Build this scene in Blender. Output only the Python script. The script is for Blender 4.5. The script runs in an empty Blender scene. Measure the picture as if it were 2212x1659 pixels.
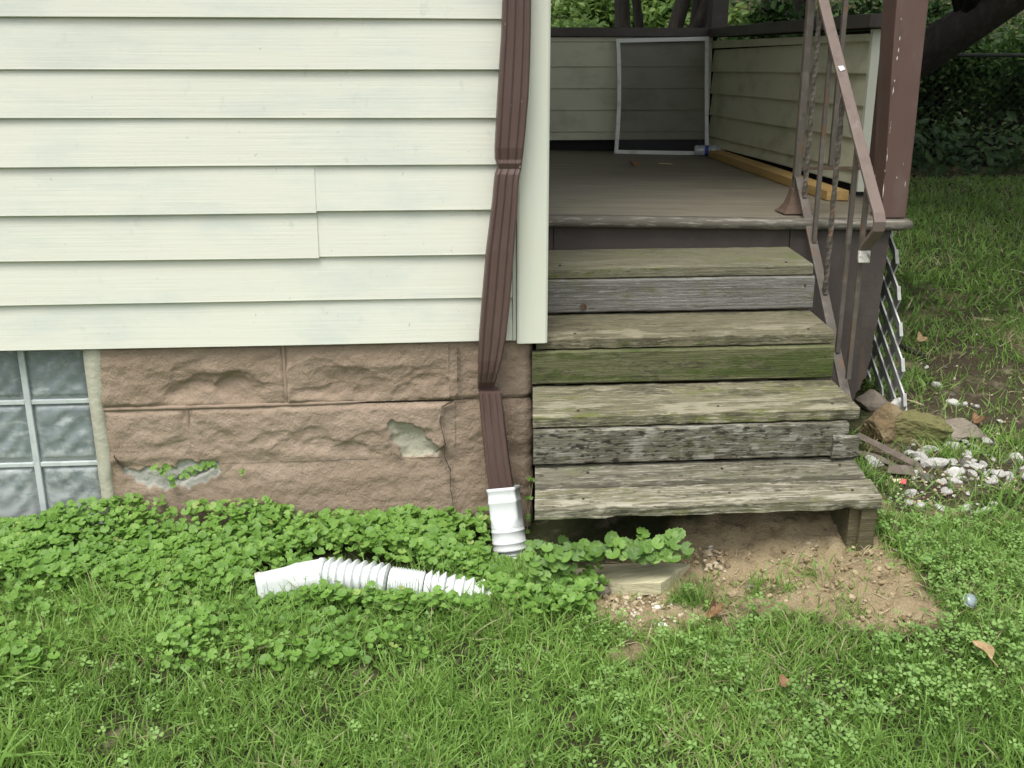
import bpy, bmesh, math, random
import numpy as np
from mathutils import Vector, Matrix, noise as mnoise

# ------------------------------------------------------------------ camera, world, sun
SC = bpy.context.scene
COL = SC.collection
F, CX, CY = 2200.0, 1106.0, 829.5          # focal length and centre for a 2212 px wide frame
PIT = math.atan(683 / F)
YAW = math.atan(185 * math.cos(PIT) / F)
FWD = np.array([math.sin(YAW) * math.cos(PIT), math.cos(YAW) * math.cos(PIT), -math.sin(PIT)])
RGT = np.array([math.cos(YAW), -math.sin(YAW), 0.0])
UPV = np.cross(RGT, FWD)
CAM = np.array([0.0, -2.873, 1.31])
cd = bpy.data.cameras.new('camera')
cam = bpy.data.objects.new('camera', cd)
COL.objects.link(cam)
cd.sensor_width = 36.0
cd.lens = F / 2212 * 36.0
cd.clip_start, cd.clip_end = 0.05, 400
M = Matrix((RGT, UPV, -FWD)).transposed().to_4x4()
M.translation = Vector(CAM)
cam.matrix_world = M
SC.camera = cam

SUN_EL, SUN_AZ = math.radians(66), math.radians(208)    # azimuth clockwise from +Y
w = bpy.data.worlds.new('World')
SC.world = w
w.use_nodes = True
nt = w.node_tree
nt.nodes.clear()
sky = nt.nodes.new('ShaderNodeTexSky')
sky.sky_type = 'NISHITA'
sky.sun_disc = False
sky.sun_elevation = SUN_EL
sky.sun_rotation = SUN_AZ
sky.air_density, sky.dust_density, sky.ozone_density = 1.2, 4.0, 1.0
hs = nt.nodes.new('ShaderNodeHueSaturation')
hs.inputs['Saturation'].default_value = 0.25
bg = nt.nodes.new('ShaderNodeBackground')
bg.inputs['Strength'].default_value = 0.13
wo = nt.nodes.new('ShaderNodeOutputWorld')
nt.links.new(sky.outputs[0], hs.inputs['Color'])
nt.links.new(hs.outputs[0], bg.inputs['Color'])
nt.links.new(bg.outputs[0], wo.inputs['Surface'])

sd = bpy.data.lights.new('sun', 'SUN')
sd.energy = 1.5
sd.angle = math.radians(30)
sd.color = (1.0, 0.97, 0.90)
sun = bpy.data.objects.new('sun', sd)
COL.objects.link(sun)
sv = Vector((math.sin(SUN_AZ) * math.cos(SUN_EL), math.cos(SUN_AZ) * math.cos(SUN_EL), math.sin(SUN_EL)))
sun.rotation_euler = sv.to_track_quat('Z', 'Y').to_euler()
sun.location = (-2, -6, 8)

SC.view_settings.view_transform = 'Standard'
SC.view_settings.look = 'None'
SC.view_settings.exposure = 0.86
SC.view_settings.gamma = 1.0
SC.view_settings.use_curve_mapping = False
SC.render.engine = 'CYCLES'
try:
    SC.cycles.use_denoising = True
    SC.cycles.max_bounces = 8
    SC.cycles.transparent_max_bounces = 12
    SC.cycles.sample_clamp_indirect = 8
except Exception:
    pass

RNG = np.random.default_rng(11)
random.seed(5)


# ------------------------------------------------------------------ measuring helpers
def ray(u, v):
    return FWD + RGT * (u - CX) / F - UPV * (v - CY) / F


def atX(u, v, X):
    d = ray(u, v)
    return CAM + d * (X - CAM[0]) / d[0]


def atY(u, v, Y):
    d = ray(u, v)
    return CAM + d * (Y - CAM[1]) / d[1]


def atZ(u, v, Z):
    d = ray(u, v)
    return CAM + d * (Z - CAM[2]) / d[2]


def proj(P):
    d = P - CAM
    wd = d @ FWD
    return CX + F * (d @ RGT) / wd, CY - F * (d @ UPV) / wd


def sst(a, b, x):
    t = np.clip((np.asarray(x, float) - a) / (b - a), 0, 1)
    return t * t * (3 - 2 * t)


_LAT = np.random.default_rng(3).random((256, 256))


def vn(x, y, s=0):
    """smooth value noise 0..1"""
    x = np.asarray(x, float) + 17.3 * s
    y = np.asarray(y, float) + 9.1 * s
    xi, yi = np.floor(x).astype(int), np.floor(y).astype(int)
    fx, fy = x - xi, y - yi
    fx, fy = fx * fx * (3 - 2 * fx), fy * fy * (3 - 2 * fy)
    g = lambda a, b: _LAT[(a + 31 * s) % 256, b % 256]
    return (g(xi, yi) * (1 - fx) + g(xi + 1, yi) * fx) * (1 - fy) + (g(xi, yi + 1) * (1 - fx) + g(xi + 1, yi + 1) * fx) * fy


def fbm(x, y, s=0, o=4):
    a, t, n = 0.5, 0, 0
    for i in range(o):
        t = t + a * vn(x * 2 ** i, y * 2 ** i, s + i)
        n += a
        a *= 0.5
    return t / n


def inpoly(x, y, poly):
    x, y = np.asarray(x, float), np.asarray(y, float)
    r = np.zeros(x.shape, bool)
    n = len(poly)
    for i in range(n):
        (x1, y1), (x2, y2) = poly[i], poly[(i + 1) % n]
        c = ((y1 > y) != (y2 > y)) & (x < (x2 - x1) * (y - y1) / (y2 - y1 + 1e-12) + x1)
        r ^= c
    return r


def polydist(x, y, poly):
    """signed distance, positive inside"""
    x, y = np.asarray(x, float), np.asarray(y, float)
    d = np.full(x.shape, 1e9)
    n = len(poly)
    for i in range(n):
        (x1, y1), (x2, y2) = poly[i], poly[(i + 1) % n]
        dx, dy = x2 - x1, y2 - y1
        t = np.clip(((x - x1) * dx + (y - y1) * dy) / (dx * dx + dy * dy + 1e-12), 0, 1)
        d = np.minimum(d, np.hypot(x - x1 - t * dx, y - y1 - t * dy))
    return np.where(inpoly(x, y, poly), d, -d)


def gz(x, y):
    """ground height"""
    x, y = np.asarray(x, float), np.asarray(y, float)
    a = sst(0.25, 1.5, x)
    z = -0.055 + 0.115 * a + 0.065 * sst(0.0, 1.2, y) * a
    z = z - 0.05 * sst(0.1, 1.4, -y)
    z = z + 0.03 * sst(-0.4, -0.9, x) * sst(-0.8, -0.2, y)
    z = z + 0.10 * sst(-0.46, -0.1, y) * sst(0.35, 0.7, x) * (1 - sst(1.2, 1.45, x))
    z = z + 0.02 * (fbm(x * 2.2, y * 2.2, 2, 3) - 0.5)
    z = z + sst(10.0, 17.0, y) * 2.6 + sst(5, 16, y) * 0.15 * (vn(x * .6, y * .6, 8) - .5)
    return z


def G(u, v, lift=0.0):
    z = 0.0
    for _ in range(12):
        p = atZ(u, v, z)
        z = float(gz(p[0], p[1])) + lift
    return atZ(u, v, z)


# ------------------------------------------------------------------ objects
def tag(o, label=None, cat=None, group=None, kind=None):
    if label: o['label'] = label
    if cat: o['category'] = cat
    if group: o['group'] = group
    if kind: o['kind'] = kind
    return o


def thing(name, loc, label, cat, group=None):
    o = bpy.data.objects.new(name, None)
    o.empty_display_size = 0.1
    COL.objects.link(o)
    o.location = Vector([float(c) for c in loc])
    return tag(o, label, cat, group)


def origin_of(p):
    o = Vector((0, 0, 0))
    while p is not None:
        o += p.location
        p = p.parent
    return o


class MB:
    def __init__(s):
        s.v, s.f, s.m = [], [], []

    def add(s, vs, fs):
        b = len(s.v)
        s.v += [tuple(map(float, p)) for p in vs]
        s.f += [tuple(b + i for i in f) for f in fs]

    def box(s, x0, x1, y0, y1, z0, z1):
        s.hexa([(x0, y0, z0), (x1, y0, z0), (x1, y1, z0), (x0, y1, z0), (x0, y0, z1), (x1, y0, z1), (x1, y1, z1), (x0, y1, z1)])
        return s

    def hexa(s, p):
        s.add(p, [(3, 2, 1, 0), (4, 5, 6, 7), (0, 1, 5, 4), (1, 2, 6, 5), (2, 3, 7, 6), (3, 0, 4, 7)])
        return s

    def bar(s, p, q, wd, ht, up=(0, 0, 1)):
        p, q = Vector(p), Vector(q)
        d = (q - p).normalized()
        sx = d.cross(Vector(up)).normalized()
        uz = sx.cross(d).normalized()
        a, b = sx * wd / 2, uz * ht / 2
        s.hexa([p - a - b, p + a - b, q + a - b, q - a - b, p - a + b, p + a + b, q + a + b, q - a + b])
        return s

    def loft(s, secs, closed=True, caps=True):
        n = len(secs[0])
        vs = [p for sec in secs for p in sec]
        fs = []
        for i in range(len(secs) - 1):
            for j in range(n if closed else n - 1):
                k = (j + 1) % n
                fs.append((i * n + j, i * n + k, (i + 1) * n + k, (i + 1) * n + j))
        if caps and closed:
            fs.append(tuple(reversed(range(n))))
            fs.append(tuple((len(secs) - 1) * n + j for j in range(n)))
        s.add(vs, fs)
        return s

    def tube(s, path, rad, n=8, caps=True, twist=0.0, sq=False):
        path = [Vector(p) for p in path]
        secs = []
        ref = None
        for i, p in enumerate(path):
            a, b = path[max(i - 1, 0)], path[min(i + 1, len(path) - 1)]
            t = (b - a).normalized()
            if ref is None:
                ref = Vector((0, -1, 0)) if abs(t.y) < 0.8 else Vector((1, 0, 0))
            x = (ref - t * ref.dot(t)).normalized()
            ref = x
            y = t.cross(x)
            r = rad[i] if hasattr(rad, '__len__') else rad
            secs.append([p + (x * math.cos(2 * math.pi * (k + (.5 if sq else 0)) / n + twist * i) + y * math.sin(2 * math.pi * (k + (.5 if sq else 0)) / n + twist * i)) * r for k in range(n)])
        s.loft(secs, True, caps)
        return s

    def prism(s, poly, vec):
        n = len(poly)
        vec = Vector(vec)
        vs = [Vector(p) for p in poly] + [Vector(p) + vec for p in poly]
        s.add(vs, [tuple(reversed(range(n))), tuple(range(n, 2 * n))] + [(i, (i + 1) % n, n + (i + 1) % n, n + i) for i in range(n)])
        return s

    def grid(s, P, flip=False):
        """P: (a,b,3) array"""
        a, b = P.shape[:2]
        fs = []
        for i in range(a - 1):
            for j in range(b - 1):
                q = (i * b + j, i * b + j + 1, (i + 1) * b + j + 1, (i + 1) * b + j)
                fs.append(q[::-1] if flip else q)
        s.add(P.reshape(-1, 3), fs)
        return s

    def build(s, name, mat, parent=None, smooth=False, bevel=0.0, seg=2, attrs=None, origin=None):
        me = bpy.data.meshes.new(name)
        if parent is not None:
            o0 = origin_of(parent)
        elif origin is not None:
            o0 = Vector([float(c) for c in origin])
        else:
            a = np.array(s.v)
            o0 = Vector((float(a[:, 0].mean()), float(a[:, 1].mean()), float(a[:, 2].min())))
        me.from_pydata([(p[0] - o0.x, p[1] - o0.y, p[2] - o0.z) for p in s.v], [], s.f)
        bm = bmesh.new()
        bm.from_mesh(me)
        bmesh.ops.recalc_face_normals(bm, faces=bm.faces)
        bm.to_mesh(me)
        bm.free()
        if attrs:
            for k, val in attrs.items():
                at = me.attributes.new(k, 'FLOAT', 'POINT')
                at.data.foreach_set('value', np.asarray(val, dtype=np.float32))
        me.materials.append(mat)
        if smooth:
            me.shade_smooth()
        o = bpy.data.objects.new(name, me)
        COL.objects.link(o)
        if parent is not None:
            o.parent = parent
        else:
            o.location = o0
        if bevel > 0:
            b = o.modifiers.new('bevel', 'BEVEL')
            b.width = bevel
            b.segments = seg
            b.limit_method = 'ANGLE'
            b.angle_limit = math.radians(40)
        return o


def mass(name, tv, tf, pos, rot, scl, tint, mat, parent=None, extra=None):
    """one mesh of many copies of a small template. tv (n,3), tf list of faces of equal size"""
    tv = np.asarray(tv, np.float32)
    tf = np.asarray(tf, np.int32)
    N, n, k = len(pos), len(tv), tf.shape[1]
    scl = np.asarray(scl, np.float32)
    if scl.ndim == 1:
        scl = np.repeat(scl[:, None], 3, 1)
    V = np.einsum('nij,nvj->nvi', rot.astype(np.float32), tv[None] * scl[:, None, :]) + np.asarray(pos, np.float32)[:, None, :]
    V = V.reshape(-1, 3)
    Fc = (tf[None] + (np.arange(N, dtype=np.int32) * n)[:, None, None]).reshape(-1)
    nf = N * len(tf)
    me = bpy.data.meshes.new(name)
    o0 = origin_of(parent) if parent is not None else Vector((0, 0, 0))
    V = V - np.array([o0.x, o0.y, o0.z], np.float32)
    me.vertices.add(len(V))
    me.vertices.foreach_set('co', V.reshape(-1))
    me.loops.add(len(Fc))
    me.loops.foreach_set('vertex_index', Fc)
    me.polygons.add(nf)
    me.polygons.foreach_set('loop_start', np.arange(0, nf * k, k, dtype=np.int32))
    me.polygons.foreach_set('loop_total', np.full(nf, k, np.int32))
    me.update(calc_edges=True)
    at = me.attributes.new('tint', 'FLOAT', 'POINT')
    at.data.foreach_set('value', np.repeat(np.asarray(tint, np.float32), n))
    me.materials.append(mat)
    me.shade_smooth()
    o = bpy.data.objects.new(name, me)
    COL.objects.link(o)
    if parent is not None:
        o.parent = parent
    return o


def frames(nrm, spin):
    """rotation matrices taking z to nrm with a spin about it"""
    nrm = nrm / np.linalg.norm(nrm, axis=1, keepdims=True)
    ref = np.where(np.abs(nrm[:, 2:3]) < 0.95, np.array([[0, 0, 1.0]]), np.array([[1.0, 0, 0]]))
    x = np.cross(ref, nrm)
    x /= np.linalg.norm(x, axis=1, keepdims=True)
    y = np.cross(nrm, x)
    c, s = np.cos(spin)[:, None], np.sin(spin)[:, None]
    X, Y = x * c + y * s, -x * s + y * c
    return np.stack([X, Y, nrm], axis=2)


# ------------------------------------------------------------------ materials
def new_mat(name):
    m = bpy.data.materials.new(name)
    m.use_nodes = True
    n = m.node_tree
    n.nodes.clear()
    return m, n


def mk(name, base, layers=(), rough=0.75, bump=(), spec=0.4, metal=0.0, rvar=0.0, trans=0.0, coat=0.0):
    """layers: (colour, (sx,sy,sz), scale, detail, lo, hi, amount) noise masks, or ('attr', attribute, colour, amount);
       bump: (sx,sy,sz), scale, detail, distance"""
    m, t = new_mat(name)
    N, L = t.nodes, t.links
    out = N.new('ShaderNodeOutputMaterial')
    bs = N.new('ShaderNodeBsdfPrincipled')
    L.new(bs.outputs[0], out.inputs['Surface'])
    bs.inputs['Roughness'].default_value = rough
    bs.inputs['Metallic'].default_value = metal
    bs.inputs['Specular IOR Level'].default_value = spec
    bs.inputs['Transmission Weight'].default_value = trans
    bs.inputs['Coat Weight'].default_value = coat
    tc = N.new('ShaderNodeTexCoord')

    def nz(vec, scale, detail, ofs):
        mp = N.new('ShaderNodeMapping')
        mp.inputs['Scale'].default_value = vec
        mp.inputs['Location'].default_value = (ofs * 1.7, ofs * 2.3, ofs * 0.9)
        L.new(tc.outputs['Object'], mp.inputs['Vector'])
        x = N.new('ShaderNodeTexNoise')
        x.inputs['Scale'].default_value = scale
        x.inputs['Detail'].default_value = detail
        x.inputs['Roughness'].default_value = 0.62
        L.new(mp.outputs[0], x.inputs['Vector'])
        return x.outputs['Fac']

    col = None
    for i, ly in enumerate(layers):
        mx = N.new('ShaderNodeMix')
        mx.data_type = 'RGBA'
        if col is None:
            mx.inputs['A'].default_value = (*base, 1)
        else:
            L.new(col, mx.inputs['A'])
        mr = N.new('ShaderNodeMapRange')
        mr.interpolation_type = 'SMOOTHSTEP'
        if ly[0] == 'attr':
            at = N.new('ShaderNodeAttribute')
            at.attribute_name = ly[1]
            if len(ly) > 4:
                ma = N.new('ShaderNodeMath')
                ma.operation = 'MULTIPLY_ADD'
                L.new(nz(ly[4], 2.4, 8, i + 2), ma.inputs[0])
                ma.inputs[1].default_value = 2.2
                L.new(at.outputs['Fac'], ma.inputs[2])
                L.new(ma.outputs[0], mr.inputs['Value'])
                mr.inputs['From Min'].default_value, mr.inputs['From Max'].default_value = 1.32, 1.78
            else:
                L.new(at.outputs['Fac'], mr.inputs['Value'])
            mr.inputs['To Max'].default_value = ly[3]
            mx.inputs['B'].default_value = (*ly[2], 1)
        else:
            c, vec, sc_, det, lo, hi, amt = ly
            L.new(nz(vec, sc_, det, i + len(name) % 7 + 1), mr.inputs['Value'])
            mr.inputs['From Min'].default_value = lo
            mr.inputs['From Max'].default_value = hi
            mr.inputs['To Max'].default_value = amt
            mx.inputs['B'].default_value = (*c, 1)
        L.new(mr.outputs[0], mx.inputs['Factor'])
        col = mx.outputs['Result']
    if col is None:
        bs.inputs['Base Color'].default_value = (*base, 1)
    else:
        L.new(col, bs.inputs['Base Color'])
    nrm = None
    for i, (vec, sc_, det, dist) in enumerate(bump):
        b = N.new('ShaderNodeBump')
        b.inputs['Strength'].default_value = 1.0
        b.inputs['Distance'].default_value = dist
        L.new(nz(vec, sc_, det, 3 + i), b.inputs['Height'])
        if nrm is not None:
            L.new(nrm, b.inputs['Normal'])
        nrm = b.outputs['Normal']
    if nrm is not None:
        L.new(nrm, bs.inputs['Normal'])
    return m


def leafmat(name, stops, rough=0.5, transl=0.3, spec=0.35):
    """stops: (position, colour) over the per-leaf attribute 'tint'"""
    m, t = new_mat(name)
    N, L = t.nodes, t.links
    out = N.new('ShaderNodeOutputMaterial')
    at = N.new('ShaderNodeAttribute')
    at.attribute_name = 'tint'
    cr = N.new('ShaderNodeValToRGB')
    e = cr.color_ramp.elements
    while len(e) < len(stops):
        e.new(0.5)
    for el, (p, c) in zip(e, stops):
        el.position = p
        el.color = (*c, 1)
    L.new(at.outputs['Fac'], cr.inputs['Fac'])
    bs = N.new('ShaderNodeBsdfPrincipled')
    bs.inputs['Roughness'].default_value = rough
    bs.inputs['Specular IOR Level'].default_value = spec
    tr = N.new('ShaderNodeBsdfTranslucent')
    mx = N.new('ShaderNodeMixShader')
    mx.inputs[0].default_value = transl
    br = N.new('ShaderNodeHueSaturation')
    br.inputs['Value'].default_value = 1.5
    br.inputs['Hue'].default_value = 0.485
    L.new(cr.outputs[0], bs.inputs['Base Color'])
    L.new(cr.outputs[0], br.inputs['Color'])
    L.new(br.outputs[0], tr.inputs['Color'])
    L.new(bs.outputs[0], mx.inputs[1])
    L.new(tr.outputs[0], mx.inputs[2])
    L.new(mx.outputs[0], out.inputs['Surface'])
    return m


ISO = (1, 1, 1)
M_VINYL = mk('cream_vinyl', (0.675, 0.682, 0.588), [
    ((0.53, 0.58, 0.535), (1.2, 1, 3.5), 2.2, 6, 0.45, 0.70, 0.6),
    ((0.44, 0.48, 0.44), (9, 1, 5), 2.2, 6, 0.62, 0.74, 0.4),
    ((0.70, 0.715, 0.61), (0.8, 1, 14), 2.0, 3, 0.5, 0.7, 0.4),
    ((0.36, 0.38, 0.34), (26, 1, 16), 2.2, 2, 0.735, 0.78, 0.55)], rough=0.55,
    bump=[((3, 1, 170), 1.0, 4, 0.0006), ((1.2, 1, 2), 2.0, 2, 0.002)], spec=0.3)
M_VINYL_OLD = mk('dingy_vinyl', (0.60, 0.60, 0.46), [
    ((0.36, 0.36, 0.25), (2.5, 2.5, 4), 1.6, 5, 0.45, 0.72, 0.65),
    ((0.12, 0.12, 0.09), (6, 6, 6), 1.6, 4, 0.66, 0.8, 0.6)], rough=0.6, bump=[((2, 2, 120), 1, 3, 0.0006)])
M_TRIM = mk('cream_trim', (0.655, 0.675, 0.565), [
    ((0.56, 0.61, 0.57), (5, 5, 0.8), 2.0, 4, 0.45, 0.75, 0.45)], rough=0.5, bump=[((90, 90, 3), 1, 3, 0.0004)], spec=0.3)
M_STONE = mk('painted_stone', (0.300, 0.228, 0.168), [
    ((0.36, 0.28, 0.212), ISO, 5, 6, 0.42, 0.68, 0.75),
    ((0.24, 0.178, 0.128), (4, 4, 7), 1.6, 5, 0.5, 0.75, 0.5),
    ((0.32, 0.27, 0.20), (9, 9, 14), 2.4, 5, 0.66, 0.76, 0.5),
    ('attr', 'pale', (0.385, 0.298, 0.230), 0.8),
    ('attr', 'chip', (0.40, 0.385, 0.30), 1.0),
    ('attr', 'grey', (0.40, 0.41, 0.37), 0.9)], rough=0.85,
    bump=[(ISO, 34, 8, 0.009), ((2, 2, 1), 130, 5, 0.0022)], spec=0.2)
M_MORTAR = mk('mortar_bead', (0.29, 0.22, 0.165), [((0.20, 0.15, 0.11), ISO, 18, 4, 0.45, 0.7, 0.6)], rough=0.9, bump=[(ISO, 60, 4, 0.002)])
M_JAMB = mk('grey_cement', (0.44, 0.43, 0.34), [((0.30, 0.30, 0.24), ISO, 11, 6, 0.5, 0.72, 0.6), ((0.55, 0.54, 0.45), ISO, 25, 4, 0.55, 0.7, 0.5)],
            rough=0.92, bump=[(ISO, 45, 6, 0.004)])
M_CRACK = mk('crack_dirt', (0.06, 0.042, 0.03), rough=1.0)  # near-black colour paints the shade inside cracks; nail heads use it too
M_GLASS = mk('dusty_glass', (0.215, 0.255, 0.262), [
    ((0.165, 0.195, 0.20), (1, 1, 1.4), 6, 3, 0.42, 0.64, 0.8),
    ((0.50, 0.54, 0.53), (9, 1, 22), 1.0, 3, 0.60, 0.70, 0.6),
    ((0.34, 0.37, 0.36), ISO, 40, 5, 0.45, 0.7, 0.5),
    ((0.05, 0.065, 0.07), ISO, 24, 3, 0.72, 0.77, 0.7),
    ('attr', 'dust', (0.38, 0.41, 0.40), .75, (12, 1, 14))], rough=0.25,
    bump=[((1, 1, 1.6), 13, 2, 0.005)], spec=0.5, trans=0.0)
M_GJOINT = mk('glass_joint', (0.53, 0.58, 0.57), [((0.33, 0.38, 0.39), ISO, 22, 4, 0.45, 0.7, 0.6)], rough=0.5, bump=[(ISO, 50, 3, 0.001)])
M_DARK = mk('dark_void', (0.02, 0.02, 0.02), rough=1)
M_BROWN = mk('brown_enamel', (0.094, 0.059, 0.050), [
    ((0.125, 0.085, 0.075), (2, 2, 0.6), 5, 5, 0.45, 0.75, 0.6),
    ((0.07, 0.045, 0.04), (7, 7, 2), 3, 4, 0.58, 0.74, 0.6),
    ((0.45, 0.40, 0.36), (60, 60, 20), 1.2, 2, 0.735, 0.755, 0.85)], rough=0.48, bump=[((6, 6, 2), 8, 3, 0.001)], spec=0.4)
M_POST = mk('brown_post_paint', (0.108, 0.066, 0.055), [
    ((0.135, 0.102, 0.088), (3, 3, 1.2), 4, 6, 0.5, 0.72, 0.6),
    ((0.068, 0.046, 0.039), (4, 4, 2), 3, 5, 0.52, 0.75, 0.5),
    ((0.55, 0.50, 0.45), (55, 55, 7), 1.2, 2, 0.715, 0.735, 0.85)], rough=0.55, bump=[((8, 8, 2), 8, 4, 0.0015)], spec=0.35)
M_WHITE = mk('white_plastic', (0.66, 0.69, 0.69), [
    ((0.56, 0.58, 0.56), ISO, 7, 5, 0.52, 0.75, 0.5), ((0.5, 0.5, 0.45), ISO, 30, 4, 0.70, 0.78, 0.4), ((0.36, 0.31, 0.23), ISO, 13, 6, 0.58, 0.76, 0.45)], rough=0.42, bump=[(ISO, 20, 3, 0.0008)], spec=0.4)
M_SKIRT = mk('dark_brown_panel', (0.058, 0.047, 0.041), [
    ((0.085, 0.07, 0.062), (2, 2, 1.2), 5, 6, 0.45, 0.72, 0.7),
    ((0.13, 0.085, 0.055), (7, 7, 1.5), 2, 5, 0.6, 0.75, 0.5),
    ((0.16, 0.15, 0.14), (5, 5, 5), 5, 6, 0.66, 0.78, 0.5)], rough=0.7, bump=[((3, 3, 3), 14, 5, 0.002)])
M_DECK = mk('worn_deck_paint', (0.180, 0.160, 0.120), [
    ((0.245, 0.222, 0.17), (1, 5, 1), 2.2, 6, 0.45, 0.68, 0.75),
    ((0.075, 0.064, 0.05), (1.5, 9, 1), 1.7, 6, 0.52, 0.7, 0.6),
    ((0.30, 0.275, 0.225), (2, 16, 2), 3, 5, 0.62, 0.76, 0.6)], rough=0.5, bump=[((2, 26, 2), 2, 6, 0.002)])
M_NOSE = mk('worn_nosing', (0.110, 0.100, 0.080), [
    ((0.26, 0.24, 0.20), (6, 40, 40), 2, 7, 0.50, 0.62, 0.8),
    ((0.07, 0.06, 0.05), (4, 30, 30), 2, 5, 0.6, 0.72, 0.8)], rough=0.8, bump=[((3, 30, 30), 2, 6, 0.004)])
M_CAP = mk('dark_cap_rail', (0.075, 0.066, 0.058), [((0.11, 0.1, 0.088), (2, 2, 3), 3, 5, 0.45, 0.7, 0.7)], rough=0.6, bump=[(ISO, 12, 4, 0.001)])
M_IRON = mk('rusty_painted_iron', (0.095, 0.082, 0.068), [
    ((0.155, 0.135, 0.115), (4, 4, 4), 5, 5, 0.48, 0.7, 0.7),
    ((0.15, 0.075, 0.035), (4, 4, 3), 4, 6, 0.55, 0.68, 0.8),
    ((0.05, 0.042, 0.036), (8, 8, 5), 4, 5, 0.58, 0.72, 0.7)], rough=0.6, bump=[(ISO, 70, 4, 0.0012)], spec=0.4)
M_IRON_P = mk('pink_brown_handrail', (0.155, 0.118, 0.100), [
    ((0.105, 0.078, 0.064), (5, 5, 3), 4, 5, 0.5, 0.72, 0.7),
    ((0.24, 0.20, 0.175), (7, 7, 4), 4, 5, 0.6, 0.75, 0.7),
    ((0.16, 0.10, 0.06), (9, 9, 5), 5, 5, 0.64, 0.74, 0.7)], rough=0.55, bump=[(ISO, 60, 4, 0.001)])
M_CHIPPED = mk('chipped_white_paint', (0.62, 0.60, 0.55), [((0.2, 0.14, 0.1), ISO, 45, 4, 0.5, 0.6, 0.9)], rough=0.7, bump=[(ISO, 80, 3, 0.002)])
M_RUST = mk('rust_foot', (0.105, 0.070, 0.048), [((0.075, 0.05, 0.036), ISO, 30, 5, 0.45, 0.65, 0.8), ((0.3, 0.22, 0.17), ISO, 50, 4, 0.62, 0.74, 0.6)], rough=0.8, bump=[(ISO, 80, 4, 0.002)])
M_LATT = mk('white_lattice', (0.62, 0.63, 0.60), [((0.40, 0.40, 0.37), (6, 6, 6), 3, 5, 0.45, 0.7, 0.6)], rough=0.55)
M_LUMBER = mk('yellow_lumber', (0.42, 0.27, 0.095), [
    ((0.50, 0.35, 0.15), (40, 1.2, 40), 1, 4, 0.45, 0.65, 0.7), ((0.27, 0.16, 0.06), (50, 2, 50), 1, 5, 0.55, 0.72, 0.6)], rough=0.7, bump=[((60, 2, 60), 1, 4, 0.001)])
M_SFRAME = mk('screen_frame', (0.78, 0.80, 0.77), [((0.45, 0.46, 0.44), ISO, 12, 4, 0.5, 0.7, 0.6)], rough=0.45, metal=0.0)
M_HBARK = mk('bark', (0.034, 0.029, 0.024), [((0.058, 0.050, 0.040), (5, 5, 1), 3, 6, 0.45, 0.68, 0.8), ((0.025, 0.021, 0.017), (8, 8, 1.4), 3, 5, 0.52, 0.7, 0.8)],
             rough=0.95, bump=[((9, 9, 1.5), 3, 6, 0.03)])
M_FENCE = mk('dark_galvanised', (0.05, 0.058, 0.05), [((0.03, 0.036, 0.03), ISO, 9, 4, 0.45, 0.7, 0.7)], rough=0.6, metal=0.3)
M_LIME = mk('white_limestone', (0.70, 0.69, 0.65), [
    ((0.48, 0.46, 0.40), ISO, 16, 6, 0.46, 0.68, 0.7), ((0.72, 0.72, 0.69), ISO, 30, 4, 0.55, 0.72, 0.6)], rough=0.9, bump=[(ISO, 70, 6, 0.004)])
M_TANROCK = mk('tan_rock', (0.175, 0.128, 0.068), [
    ((0.26, 0.205, 0.118), ISO, 9, 6, 0.45, 0.66, 0.8), ((0.13, 0.09, 0.05), ISO, 13, 6, 0.54, 0.7, 0.8)], rough=0.92, bump=[(ISO, 28, 7, 0.012)])
M_MOSSROCK = mk('mossy_rock', (0.155, 0.145, 0.060), [
    ((0.115, 0.130, 0.040), ISO, 7, 5, 0.42, 0.62, 0.8), ((0.36, 0.31, 0.19), ISO, 8, 6, 0.56, 0.68, 0.8), ((0.16, 0.10, 0.05), ISO, 11, 5, 0.6, 0.74, 0.7)],
    rough=0.92, bump=[(ISO, 26, 7, 0.010)])
M_GREYROCK = mk('grey_brown_rock', (0.20, 0.17, 0.135), [((0.28, 0.25, 0.20), ISO, 12, 6, 0.45, 0.68, 0.8), ((0.12, 0.10, 0.08), ISO, 20, 5, 0.55, 0.72, 0.7)], rough=0.92, bump=[(ISO, 40, 6, 0.006)])
M_STRAW = mk('straw', (0.42, 0.36, 0.22), rough=0.8)
M_DRYLEAF = mk('dry_leaf', (0.19, 0.10, 0.05), [((0.25, 0.155, 0.08), ISO, 40, 4, 0.45, 0.65, 0.8)], rough=0.8, bump=[(ISO, 60, 3, 0.002)])
M_TANLEAF = mk('tan_leaf', (0.38, 0.27, 0.15), [((0.24, 0.15, 0.08), ISO, 40, 4, 0.5, 0.7, 0.8)], rough=0.8, bump=[(ISO, 60, 3, 0.002)])
M_SCRAP = mk('scrap_brown', (0.13, 0.105, 0.085), [((0.20, 0.17, 0.14), (5, 5, 5), 6, 5, 0.48, 0.68, 0.7), ((0.07, 0.05, 0.04), ISO, 16, 5, 0.55, 0.7, 0.7)], rough=0.6, bump=[(ISO, 40, 4, 0.0015)])
M_KNOT = mk('knot_wood', (0.105, 0.070, 0.042), [((0.05, 0.032, 0.02), ISO, 60, 4, .45, .65, .8)], rough=.9)
M_ROOF = mk('roof_board', (0.10, 0.09, 0.08), rough=0.8)
M_CEIL = mk('porch_ceiling', (0.16, 0.15, 0.125), rough=0.8)
M_WRAPW = mk('wrapper_pale', (0.72, 0.70, 0.46), rough=0.4)
M_WRAPR = mk('wrapper_red', (0.70, 0.14, 0.14), rough=0.4)


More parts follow.
